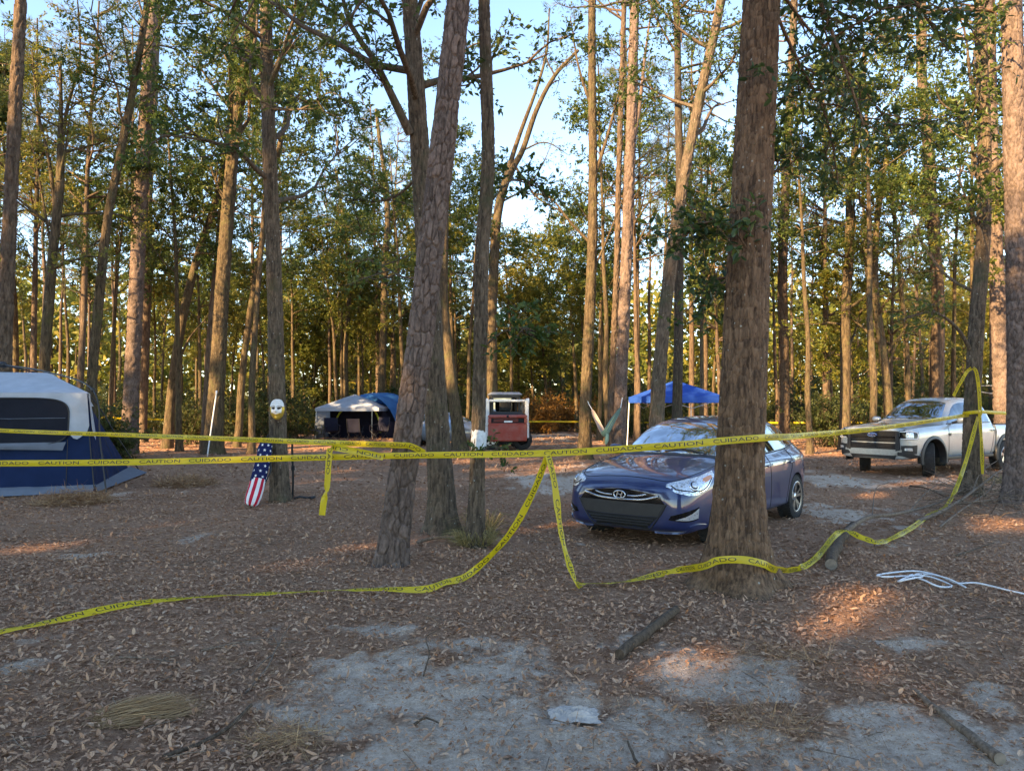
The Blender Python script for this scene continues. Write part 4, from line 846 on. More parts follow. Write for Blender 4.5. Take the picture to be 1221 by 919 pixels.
# ------------------------------------------------------------------ blue hatchback
def hatchback():
    th = math.radians(51.5); yaw = math.radians(180) + th       # forward is towards the camera's left
    fwd = Vector((-math.cos(th), -math.sin(th), 0)); Fp = Vector((1.22, 8.45, 0)); c = Fp - fwd * 2.215
    root = thing('hatchback_car', 'dark blue five door hatchback parked behind the massive oak', 'car', (c.x, c.y, gz(c.x, c.y) - .01), math.atan2(fwd.y, fwd.x))
    def S(x, zb, w0, w1, z1, w2, z2, w3, z3, w4, z4, w5, z5, w6, z6, zt): return (x, [(0, zb), (w0, zb), (w1, z1), (w2, z2), (w3, z3), (w4, z4), (w5, z5), (w6, z6), (0, zt)])
    st = [S(2.185, .30, .34, .46, .33, .50, .46, .47, .57, .42, .635, .32, .665, .18, .68, .685),
          S(2.15, .23, .50, .62, .27, .66, .45, .62, .59, .55, .68, .42, .715, .24, .735, .745),
          S(2.06, .20, .58, .74, .25, .775, .46, .75, .63, .67, .74, .48, .785, .27, .805, .815),
          S(1.90, .19, .64, .81, .25, .84, .48, .82, .68, .735, .81, .52, .845, .29, .862, .87),
          S(1.62, .19, .68, .85, .25, .875, .50, .858, .74, .765, .87, .54, .90, .30, .915, .922),
          S(1.30, .19, .70, .86, .25, .885, .52, .866, .79, .775, .915, .55, .945, .31, .962, .97),
          S(1.02, .19, .70, .86, .25, .888, .54, .868, .82, .775, .945, .60, .985, .34, 1.005, 1.015),
          S(.62, .19, .70, .86, .25, .885, .56, .868, .84, .785, .955, .71, 1.15, .47, 1.215, 1.235),
          S(.22, .19, .70, .86, .25, .885, .57, .87, .85, .785, .965, .675, 1.345, .50, 1.42, 1.445),
          S(-.3, .19, .70, .86, .25, .885, .57, .872, .86, .79, .98, .655, 1.405, .49, 1.475, 1.505),
          S(-.9, .19, .70, .86, .25, .89, .58, .875, .88, .785, 1.0, .645, 1.40, .48, 1.465, 1.495),
          S(-1.4, .19, .70, .85, .26, .89, .60, .875, .90, .765, 1.02, .575, 1.315, .42, 1.375, 1.40),
          S(-1.74, .21, .66, .82, .29, .865, .62, .85, .90, .735, 1.02, .56, 1.21, .40, 1.27, 1.29),
          S(-1.95, .24, .60, .76, .32, .81, .62, .79, .88, .70, .99, .55, 1.07, .38, 1.11, 1.125),
          S(-2.06, .28, .52, .66, .36, .71, .58, .69, .80, .62, .90, .48, .95, .3, .97, .98)]
    me, bv = loft(st, 9, [MT['paint_blue'], MT['dark_gap']], creases=[(5, .55), (2, .4), (4, .4), (6, .35)], level=3,
                  cuts=[(1.325, sy * .82, .315, .355, .5) for sy in (1, -1)] + [(-1.325, sy * .82, .315, .355, .5) for sy in (1, -1)])
    body = obj('body', me, root)
    G = MT
    # glass
    patch('windscreen', bv, [(.30, .585, 1.37), (.27, .28, 1.41), (.26, 0, 1.42), (.27, -.28, 1.41), (.30, -.585, 1.37)], [(.93, .68, 1.0), (1.0, .35, 1.03), (1.02, 0, 1.02), (1.0, -.35, 1.03), (.93, -.68, 1.0)], G['windscreen'], root, .004, 20, 14)
    patch('cowl', bv, [(.955, .70, .985), (1.02, .35, 1.02), (1.04, 0, 1.02), (1.02, -.35, 1.02), (.955, -.70, .985)], [(1.02, .70, .965), (1.085, .35, 1.0), (1.10, 0, 1.01), (1.085, -.35, 1.0), (1.02, -.70, .965)], G['black_plastic'], root, .005, 20, 3)
    for a, b in (((1.0, .52, 1.03), (.72, -.05, 1.2)), ((1.0, -.1, 1.04), (.70, -.52, 1.15))):
        strip('wiper', bv, [a, ((a[0] + b[0]) / 2 + .1, (a[1] + b[1]) / 2, (a[2] + b[2]) / 2), (.96, b[1], 1.03)], G['black_plastic'], root, .008, .014, n=12)
    for nm, up, lo in (('front_window', [(.66, .70, 1.06), (.42, .66, 1.2), (.12, .625, 1.31), (-.22, .61, 1.345)], [(.80, .785, .985), (.45, .785, .985), (.1, .79, .985), (-.20, .79, .995)]),
                       ('rear_window', [(-.28, .61, 1.345), (-.6, .60, 1.345), (-.9, .60, 1.325), (-1.12, .615, 1.27)], [(-.26, .79, 1.0), (-.6, .785, 1.01), (-.9, .785, 1.02), (-1.18, .77, 1.04)]),
                       ('quarter_window', [(-1.18, .62, 1.26), (-1.3, .625, 1.22), (-1.42, .64, 1.17)], [(-1.22, .765, 1.05), (-1.36, .755, 1.065), (-1.50, .735, 1.08)])):
        patch(nm, bv, up, lo, G['tint_glass'], root, .004, 12, 6, mirror=True)
    patch('hatch_window', bv, [(-1.6, .5, 1.3), (-1.62, 0, 1.36), (-1.6, -.5, 1.3)], [(-1.9, .55, 1.1), (-1.95, 0, 1.13), (-1.9, -.55, 1.1)], G['tint_glass'], root, .004, 12, 5)
    # front fascia: hexagonal grille, bars, lower intake
    patch('grille', bv, [(2.15, .47, .625), (2.2, .25, .665), (2.22, 0, .68), (2.2, -.25, .665), (2.15, -.47, .625)], [(2.15, .55, .53), (2.2, .28, .53), (2.2, 0, .53), (2.2, -.28, .53), (2.15, -.55, .53)], G['gloss_black'], root, .004, 18, 5)
    patch('plate_panel', bv, [(2.15, .55, .535), (2.2, .28, .535), (2.2, 0, .535), (2.2, -.28, .535), (2.15, -.55, .535)], [(2.15, .47, .40), (2.2, .26, .39), (2.2, 0, .39), (2.2, -.26, .39), (2.15, -.47, .40)], G['grey_plastic'], root, .010, 18, 4)
    patch('lower_intake', bv, [(2.15, .47, .395), (2.2, .26, .385), (2.2, 0, .385), (2.2, -.26, .385), (2.15, -.47, .395)], [(2.13, .33, .27), (2.18, .2, .26), (2.18, 0, .26), (2.18, -.2, .26), (2.13, -.33, .27)], G['dark_gap'], root, .005, 18, 4)
    for z, w in ((.355, .42), (.325, .39), (.295, .35)): strip('intake_slat', bv, [(2.2, w, z), (2.2, w / 2, z), (2.2, 0, z), (2.2, -w / 2, z), (2.2, -w, z)], G['black_plastic'], root, .008, .012)
    strip('grille_bar', bv, [(2.15, .47, .615), (2.2, .30, .575), (2.22, .12, .562), (2.22, 0, .56), (2.22, -.12, .562), (2.2, -.30, .575), (2.15, -.47, .615)], G['chrome'], root, .015, .012)
    for sg in (1, -1): strip('grille_bar', bv, [(2.2, sg * .33, .635), (2.2, sg * .22, .61), (2.22, sg * .1, .605)], G['chrome'], root, .010, .012, n=12)
    strip('grille_frame', bv, [(2.14, .56, .535), (2.15, .475, .39), (2.14, .34, .265), (2.18, 0, .25), (2.14, -.34, .265), (2.15, -.475, .39), (2.14, -.56, .535)], G['black_plastic'], root, .008, .006, n=40)
    # emblem
    em = MB(); t = np.linspace(0, 6.283, 25)[:-1]; loc, nrm, _, _ = bv.find_nearest(Vector((2.22, 0, .615)))
    ex = loc.x + .022; ring = [(ex, .075 * math.cos(a), .615 + .042 * math.sin(a)) for a in t]; ring.append(ring[0]); em.tube(ring, .0085, 6, cap=False)
    for y0 in (.028, -.028): em.tube([(ex, y0 + .010, .615 + .030), (ex, y0 - .010, .615 - .030)], .008, 6)
    em.tube([(ex, .03, .606), (ex, -.03, .624)], .007, 6)
    em.build('emblem', G['chrome'], root)
    # lamps
    hl = patch('headlight', bv, [(2.05, .52, .715), (1.95, .66, .785), (1.80, .765, .84), (1.60, .80, .875), (1.46, .81, .895)], [(2.06, .52, .67), (2.02, .68, .625), (1.90, .80, .635), (1.74, .845, .68), (1.47, .845, .845)], G['lens'], root, .005, 20, 7, mirror=True, bulge=.01)
    for sg, h in zip((1, -1), hl):
        p, nrm, _, _ = bv.find_nearest(Vector((1.91, .76, .725))); p = np.array(p) + np.array(nrm) * .006; nv = np.array(nrm)
        a = unit(np.cross(nv, [0, 0, 1])); bb = np.cross(nv, a); f = np.array([1, sg, 1])
        for rr, mt_, hh in ((.062, 'chrome', .012), (.046, 'gloss_black', .018), (.034, 'lens', .026)):
            m_ = MB(); tt = np.linspace(0, 6.283, 20, endpoint=False)
            Gd = np.array([[p + (a * math.cos(q) + bb * math.sin(q)) * r_ + nv * z_ for q in tt] for r_, z_ in ((rr, 0), (rr, hh), (rr * .8, hh + .004), (.001, hh + .006))]) * f
            m_.grid(Gd, 0, True, True); m_.build('projector_lamp', G[mt_], h)
        pt = patch('amber_reflector', bv, [(1.72, .80, .81), (1.6, .82, .838), (1.54, .83, .846)], [(1.78, .81, .75), (1.66, .835, .775), (1.55, .84, .815)], G['amber'], root, .014, 8, 4)[0]; pt.parent = h
        if sg < 0:
            for v in pt.data.vertices: v.co.y *= -1
            pt.data.flip_normals()
        strip_ = strip('lamp_liner', bv, [(2.03, sg * .57, .672), (1.98, sg * .70, .652), (1.86, sg * .80, .672), (1.72, sg * .84, .712), (1.54, sg * .845, .82)], G['gloss_black'], h, .007, .008)
    patch('fog_recess', bv, [(2.03, .57, .42), (1.97, .68, .47), (1.88, .79, .505)], [(2.05, .56, .375), (1.99, .68, .36), (1.90, .795, .37)], G['gloss_black'], root, .004, 12, 5, mirror=True)
    patch('fog_light', bv, [(2.0, .63, .40), (1.95, .71, .445), (1.885, .785, .49)], [(2.03, .60, .378), (1.98, .70, .373), (1.895, .79, .385)], G['lens'], root, .008, 10, 4, mirror=True)
    patch('bumper_lip', bv, [(2.1, .40, .265), (2.03, .62, .30), (1.92, .80, .315), (1.75, .86, .30)], [(2.1, .40, .235), (2.03, .62, .25), (1.92, .80, .25), (1.75, .855, .25)], G['paint_blue'], root, .022, 14, 4, mirror=True)
    # seams, handles, sills
    strip('panel_gap', bv, [(2.05, 0, .818), (2.05, .30, .80), (2.03, .52, .76), (1.9, .66, .80), (1.6, .74, .88), (1.2, .755, .93), (1.0, .745, .96)], G['dark_gap'], root, .005, .0, True)
    for pts in ([(.92, .87, .93), (.95, .885, .7), (.90, .88, .45), (.86, .86, .28)], [(-.25, .80, .98), (-.26, .885, .7), (-.26, .885, .45), (-.25, .86, .26)], [(-1.1, .78, 1.02), (-1.12, .88, .8), (-1.0, .885, .62), (-.92, .87, .40), (-.9, .86, .27)], [(1.0, .86, .30), (.3, .865, .27), (-.9, .86, .27)]):
        strip('panel_gap', bv, pts, G['dark_gap'], root, .005, .0, True)
    for x in (-.1, -.98): strip('door_handle', bv, [(x, .88, .83), (x - .09, .88, .835), (x - .18, .88, .84)], G['paint_blue'], root, .014, .02, True, n=8)
    strip('window_trim', bv, [(.84, .79, .972), (.3, .795, .975), (-.6, .795, 1.0), (-1.2, .775, 1.032), (-1.52, .74, 1.07)], G['black_plastic'], root, .009, .003, True)
    for sg in (1, -1): mirror_part('door_mirror', root, bv, (.66, sg * .96, 1.03), 'paint_blue', sg)
    patch('tail_light', bv, [(-1.72, .83, .98), (-1.9, .74, .98), (-2.0, .60, .94)], [(-1.72, .86, .84), (-1.92, .79, .83), (-2.02, .62, .82)], G['paint_red'], root, .006, 10, 4, mirror=True)
    for sx in (1.325, -1.325):
        for sg in (1, -1): wheel(root, (sx, sg * .775, .315), .315, .21, .225, 5, sg, 0)
    return root
hatchback()

# ------------------------------------------------------------------ silver pickup
def pickup():
    th = math.radians(31); fwd = Vector((-math.cos(th), -math.sin(th), 0)); Fp = Vector((8.45, 17.35, 0)); c = Fp - fwd * 2.55
    root = thing('pickup_truck', 'silver double cab pickup with its front wheels turned and black grille', 'truck', (c.x, c.y, gz(c.x, c.y) - .01), math.atan2(fwd.y, fwd.x))
    G = MT
    def S(x, zb, w0, w1, z1, w2, z2, w3, z3, w4, z4, w5, z5, w6, z6, zt): return (x, [(0, zb), (w0, zb), (w1, z1), (w2, z2), (w3, z3), (w4, z4), (w5, z5), (w6, z6), (0, zt)])
    st = [S(2.52, .42, .60, .72, .46, .76, .70, .76, .95, .74, 1.06, .55, 1.10, .30, 1.11, 1.11),
          S(2.48, .40, .70, .84, .44, .88, .70, .87, .97, .82, 1.09, .60, 1.135, .32, 1.15, 1.15),
          S(2.36, .40, .74, .90, .44, .935, .72, .925, 1.0, .86, 1.12, .62, 1.165, .34, 1.18, 1.18),
          S(2.0, .42, .76, .92, .48, .945, .75, .935, 1.04, .86, 1.15, .62, 1.20, .34, 1.21, 1.21),
          S(1.55, .42, .76, .92, .48, .945, .77, .935, 1.06, .86, 1.17, .62, 1.22, .34, 1.235, 1.235),
          S(1.12, .40, .76, .90, .46, .935, .78, .93, 1.07, .85, 1.185, .66, 1.24, .36, 1.26, 1.265),
          S(.78, .40, .76, .90, .46, .93, .78, .93, 1.08, .85, 1.20, .76, 1.45, .48, 1.52, 1.54),
          S(.42, .40, .76, .90, .46, .93, .78, .93, 1.09, .85, 1.21, .70, 1.70, .50, 1.79, 1.81),
          S(-.1, .40, .76, .90, .46, .93, .78, .93, 1.09, .85, 1.22, .68, 1.77, .48, 1.85, 1.87),
          S(-.75, .40, .76, .90, .46, .93, .78, .93, 1.09, .85, 1.22, .67, 1.77, .48, 1.85, 1.87),
          S(-1.02, .40, .76, .90, .46, .93, .78, .93, 1.09, .85, 1.22, .68, 1.70, .48, 1.79, 1.81),
          S(-1.12, .42, .74, .89, .48, .92, .78, .92, 1.09, .84, 1.2, .70, 1.5, .5, 1.56, 1.57),
          S(-1.16, .44, .72, .87, .50, .90, .78, .90, 1.05, .82, 1.16, .70, 1.3, .5, 1.35, 1.36)]
    me, bv = loft(st, 9, [MT['paint_silver'], MT['dark_gap']], creases=[(5, .55), (4, .3), (7, .2), (2, .3)], level=3, cuts=[(1.63, sy * .85, .40, .47, .62) for sy in (1, -1)])
    obj('body', me, root)
    # bed as a tub with walls
    bed = MB(); x0, x1 = -2.80, -1.175; zt = 1.165
    bed.box(((x0 + x1) / 2, 0, .62), (x1 - x0, 1.5, .12), 0)
    bed.box((x0 + .03, 0, .87), (.06, 1.66, .56), 0, bev=.02); bed.box((x1 - .03, 0, .87), (.05, 1.66, .56), 0)
    bo = bed.build('bed_floor', G['paint_silver'], root, sharp=30)
    for sg in (1, -1):
        prof = [(sg * .80, .50), (sg * .915, .52), (sg * .93, .72), (sg * .935, 1.0), (sg * .90, 1.13), (sg * .88, 1.165), (sg * .80, 1.165), (sg * .79, .5)]
        w = MB(); xs = list(np.linspace(x0, x1, 41)); lowz = []
        Gd = []
        for x in xs:
            row = []
            for (y, z) in prof:
                dz = max(0.0, .47 ** 2 - (x + 1.64) ** 2); arch = .40 + math.sqrt(dz) if dz > 0 else 0
                row.append((x, y, max(z, arch) if z < 1.05 else z))
            row.append(row[0]); Gd.append(row)
        w.grid(np.array(Gd)); w.faces(Gd[0][:-1], [list(range(8))]); w.faces(Gd[-1][:-1], [list(range(8))[::-1]]); wo = w.build('bed_side', G['paint_silver'], root, sharp=30)
        rl = MB(); rl.box(((x0 + x1) / 2, sg * .845, 1.18), (x1 - x0 - .02, .10, .025), 0, bev=.008); rl.build('bed_rail', G['black_plastic'], wo)
        # arch cladding
        for cx in (1.63, -1.64):
            mb = MB(); a = np.linspace(math.radians(-12), math.radians(192), 26); Gd = []
            for (r_, y_) in ((.455, .80), (.455, .955), (.475, .968), (.535, .955), (.545, .925)): Gd.append(np.stack([cx + r_ * np.cos(a), np.full(26, sg * y_), .41 + r_ * np.sin(a)], -1))
            mb.grid(np.array(Gd)); mb.build('arch_cladding', G['black_plastic'], root, sharp=35)
        sl = MB(); sl.box((.1, sg * .90, .43), (2.1, .12, .09), 0, bev=.02); sl.build('side_step', G['black_plastic'], root)
    # glass
    patch('windscreen', bv, [(.46, .58, 1.74), (.44, .3, 1.79), (.43, 0, 1.80), (.44, -.3, 1.79), (.46, -.58, 1.74)], [(1.02, .74, 1.25), (1.08, .4, 1.27), (1.10, 0, 1.275), (1.08, -.4, 1.27), (1.02, -.74, 1.25)], G['windscreen'], root, .005, 18, 12)
    for nm, up, lo in (('front_window', [(.70, .78, 1.42), (.45, .72, 1.62), (.2, .70, 1.73), (-.18, .69, 1.745)], [(.90, .845, 1.24), (.5, .85, 1.24), (.2, .85, 1.24), (-.18, .85, 1.245)]), ('rear_window', [(-.27, .69, 1.745), (-.55, .685, 1.745), (-.82, .69, 1.70), (-.95, .70, 1.6)], [(-.27, .85, 1.245), (-.55, .85, 1.245), (-.8, .85, 1.245), (-.98, .85, 1.25)])):
        patch(nm, bv, up, lo, G['tint_glass'], root, .005, 12, 7, mirror=True)
    patch('back_window', bv, [(-1.05, .6, 1.72), (-1.06, 0, 1.74), (-1.05, -.6, 1.72)], [(-1.14, .68, 1.34), (-1.15, 0, 1.34), (-1.14, -.68, 1.34)], G['tint_glass'], root, .004, 10, 5)
    # front: grille, C lamps, bumper
    def wide(w, z, x=2.53): return [(x - .04, w, z), (x, w * .5, z), (x + .01, 0, z), (x, -w * .5, z), (x - .04, -w, z)]
    patch('grille', bv, wide(.56, 1.06), wide(.56, .80), G['dark_gap'], root, .006, 18, 5)
    for z in (1.03, .99, .95, .865, .83): strip('grille_slat', bv, wide(.55, z), G['black_plastic'], root, .009, .014)
    patch('grille_bar', bv, wide(.78, .935), wide(.78, .895), G['gloss_black'], root, .024, 20, 3)
    patch('lower_grille', bv, wide(.56, .775), wide(.56, .60), G['dark_gap'], root, .006, 18, 4)
    for z in (.74, .70, .66, .62): strip('grille_slat', bv, wide(.55, z), G['black_plastic'], root, .007, .012)
    for sg in (1, -1):
        patch('grille_frame', bv, [(2.5, sg * .56, 1.06), (2.49, sg * .63, 1.05)], [(2.5, sg * .56, .60), (2.49, sg * .66, .62)], G['grey_plastic'], root, .03, 5, 6)
        hl = patch('headlight', bv, [(2.48, sg * .64, 1.065), (2.45, sg * .78, 1.065), (2.36, sg * .90, 1.06), (2.22, sg * .94, 1.05)], [(2.48, sg * .66, .87), (2.46, sg * .80, .865), (2.38, sg * .91, .865), (2.24, sg * .945, .885)], G['gloss_black'], root, .008, 14, 6)[0]
        for pts in ([(2.48, sg * .66, 1.045), (2.44, sg * .79, 1.045), (2.36, sg * .90, 1.04), (2.28, sg * .93, 1.035)], [(2.28, sg * .93, 1.035), (2.27, sg * .935, .96), (2.29, sg * .935, .895)], [(2.29, sg * .935, .893), (2.38, sg * .905, .885), (2.46, sg * .79, .885), (2.48, sg * .68, .885)]):
            strip('running_lamp', bv, pts, G['drl'], hl, .013, .016, n=12)
        patch('projector_lamp', bv, [(2.44, sg * .78, 1.02), (2.38, sg * .875, 1.015)], [(2.45, sg * .78, .91), (2.39, sg * .885, .91)], G['lens'], hl, .014, 6, 5)
        patch('fog_recess', bv, [(2.47, sg * .68, .73), (2.42, sg * .83, .74), (2.3, sg * .92, .75)], [(2.47, sg * .68, .55), (2.42, sg * .83, .55), (2.3, sg * .92, .55)], G['black_plastic'], root, .014, 10, 5)
        patch('fog_light', bv, [(2.44, sg * .76, .685), (2.40, sg * .83, .685)], [(2.44, sg * .76, .625), (2.40, sg * .83, .625)], G['lens'], root, .022, 5, 4)
        patch('bumper_corner', bv, [(2.49, sg * .60, .60), (2.46, sg * .74, .60), (2.36, sg * .88, .54), (2.2, sg * .92, .5)], [(2.49, sg * .60, .50), (2.46, sg * .74, .49), (2.36, sg * .88, .46), (2.2, sg * .92, .46)], G['black_plastic'], root, .02, 10, 4)
        mirror_part('door_mirror', root, bv, (.72, sg * 1.07, 1.30), 'paint_silver', sg)
        for pts in ([(.98, .93, 1.12), (1.0, .935, .9), (.98, .93, .6), (.96, .9, .46)], [(-.22, .86, 1.2), (-.22, .93, 1.0), (-.22, .935, .7), (-.22, .9, .46)], [(-1.05, .86, 1.18), (-1.05, .93, 1.0), (-1.0, .93, .8), (-.92, .9, .46)]):
            strip('panel_gap', bv, [(a, sg * b_, c_) for a, b_, c_ in pts], G['dark_gap'], root, .006, .0)
        for x in (-.02, -.86): strip('door_handle', bv, [(x, sg * .94, 1.03), (x - .1, sg * .94, 1.03), (x - .2, sg * .94, 1.03)], G['black_plastic'], root, .016, .022, n=8)
        strip('window_trim', bv, [(.95, sg * .86, 1.225), (.3, sg * .86, 1.228), (-.5, sg * .86, 1.232), (-1.02, sg * .86, 1.235)], G['black_plastic'], root, .011, .004)
        wheel(root, (1.63, sg * .79, .385), .385, .25, .235, 6, sg, math.radians(32), 'alloy', False)
        wheel(root, (-1.64, sg * .79, .385), .385, .25, .235, 6, sg, 0, 'alloy', False)
        patch('fender_badge', bv, [(1.02, sg * .94, .99), (.90, sg * .94, 1.0)], [(1.0, sg * .94, .93), (.92, sg * .94, .93)], G['black_plastic'], root, .012, 6, 3)
    patch('skid_plate', bv, wide(.62, .59), wide(.54, .50), G['alloy'], root, .035, 16, 4)
    patch('bumper_beam', bv, wide(.70, .635), wide(.70, .585), G['alloy'], root, .028, 18, 3)
    patch('front_valance', bv, wide(.58, .50), wide(.52, .43), G['black_plastic'], root, .02, 16, 3)
    for z in (.10, -.10):
        pass
    strip('panel_gap', bv, [(2.45, .0, 1.155), (2.44, .5, 1.14), (2.36, .80, 1.13), (2.0, .84, 1.165), (1.4, .84, 1.185), (1.08, .82, 1.2)], G['dark_gap'], root, .006, .0, True)
    for sg in (1, -1): strip('bonnet_crease', bv, [(2.4, sg * .42, 1.17), (2.0, sg * .46, 1.21), (1.5, sg * .5, 1.23), (1.15, sg * .54, 1.25)], G['paint_silver'], root, .02, -.012)
    # oval badge with its lettering
    p, nrm, _, _ = bv.find_nearest(Vector((2.55, 0, .955))); bx = p.x + .034
    m_ = MB(); tt = np.linspace(0, 6.283, 28, endpoint=False)
    m_.grid(np.array([[(bx + dx, .125 * k * math.cos(a), .965 + .052 * k * math.sin(a)) for a in tt] for k, dx in ((1, -.03), (1, 0), (.9, .008), (.001, .01))]), 0, True, True)
    bd = m_.build('badge', plain('badge_blue', (.01, .03, .14), .2, 0, .1, 6, 0, 60, 1), root)
    m_ = MB(); rg = [(bx + .010, .115 * math.cos(a), .965 + .045 * math.sin(a)) for a in tt]; rg.append(rg[0]); m_.tube(rg, .005, 6, cap=False); m_.build('badge_ring', G['chrome'], bd)
    tm = text_mesh('Ford', .085, G['chrome']); to = obj('badge_lettering', tm, bd); to.matrix_local = Matrix.Translation((bx + .0125, 0, .962)) @ Matrix(((0, 0, 1, 0), (1, 0, 0, 0), (0, 1, 0, 0), (0, 0, 0, 1)))
    # a light wooden box in the load bed is a thing of its own
    w = root.matrix_basis if False else Matrix.Translation(root.location) @ Matrix.Rotation(root.rotation_euler.z, 4, 'Z')
    bp_ = w @ Vector((-1.45, .15, .685)); mb = MB(); mb.box((0, 0, .32), (.36, .42, .64), 0, bev=.012)
    bx_ = thing('wooden_box', 'pale wooden box standing in the load bed of the silver pickup', 'box', bp_, root.rotation_euler.z); mb.build('box_body', plain('pale_wood', (.45, .31, .17), .7, 0, .25, 20), bx_)
    mb = MB(); mb.box((0, 0, .655), (.38, .44, .028), 0, bev=.006); mb.build('lid', MT['pale_wood'], bx_)
    return root
pickup()

# ------------------------------------------------------------------ silver sedan beyond the trunks
def sedan():
    root = thing('sedan_car', 'silver grey sedan parked beyond the trunks beside the awning tent', 'car', (-2.6, 31.0, gz(-2.6, 31)), math.radians(-6)); G = MT
    def S(x, zb, w1, z2, w3, z3, w4, z4, w5, z5, zt): return (x, [(0, zb), (w1 * .8, zb), (w1, zb + .07), (w1 + .02, z2), (w3, z3), (w4, z4), (w5, z5), (w5 * .7, zt - .02), (0, zt)])
    st = [S(2.2, .3, .55, .45, .55, .55, .5, .62, .4, .65, .66), S(2.1, .22, .74, .46, .74, .6, .66, .70, .5, .74, .76), S(1.7, .2, .84, .5, .84, .7, .76, .82, .55, .86, .88), S(1.1, .2, .86, .52, .86, .78, .78, .92, .6, .96, .98), S(.85, .2, .86, .53, .86, .80, .79, .94, .66, 1.02, 1.05),
          S(.25, .2, .86, .53, .86, .82, .79, .95, .62, 1.36, 1.40), S(-.4, .2, .86, .53, .86, .84, .79, .96, .6, 1.42, 1.46), S(-1.0, .2, .86, .54, .86, .86, .78, .98, .6, 1.34, 1.38), S(-1.55, .22, .85, .55, .84, .88, .76, 1.0, .62, 1.06, 1.09), S(-2.1, .25, .80, .55, .78, .86, .72, .98, .55, 1.01, 1.02), S(-2.25, .32, .7, .55, .68, .78, .62, .88, .5, .92, .93)]
    me, bv = loft(st, 9, [MT['paint_grey'], MT['dark_gap']], creases=[(5, .3)], level=2, cuts=[(sx, sy * .85, .33, .37, .5) for sx in (1.35, -1.35) for sy in (1, -1)])
    obj('body', me, root)
    for sg in (1, -1):
        patch('front_window', bv, [(.5, sg * .68, 1.18), (.2, sg * .63, 1.33), (-.2, sg * .62, 1.37)], [(.78, sg * .79, .98), (.3, sg * .79, .98), (-.2, sg * .79, .98)], G['tint_glass'], root, .004, 8, 5)
        patch('rear_window', bv, [(-.28, sg * .62, 1.37), (-.7, sg * .62, 1.35), (-1.1, sg * .65, 1.24)], [(-.28, sg * .79, .99), (-.7, sg * .79, 1.0), (-1.25, sg * .77, 1.02)], G['tint_glass'], root, .004, 8, 5)
        for x in (1.35, -1.35): wheel(root, (x, sg * .78, .325), .325, .2, .23, 5, sg, 0)
        strip('panel_gap', bv, [(-.24, sg * .8, .97), (-.24, sg * .88, .7), (-.24, sg * .86, .3)], G['dark_gap'], root, .007, 0)
        patch('headlight', bv, [(2.1, sg * .60, .68), (1.9, sg * .76, .76)], [(2.12, sg * .6, .60), (1.95, sg * .78, .64)], G['lens'], root, .005, 6, 4)
    patch('windscreen', bv, [(.3, .55, 1.36), (.27, 0, 1.4), (.3, -.55, 1.36)], [(.86, .68, 1.02), (.93, 0, 1.04), (.86, -.68, 1.02)], G['windscreen'], root, .004, 10, 6)
sedan()

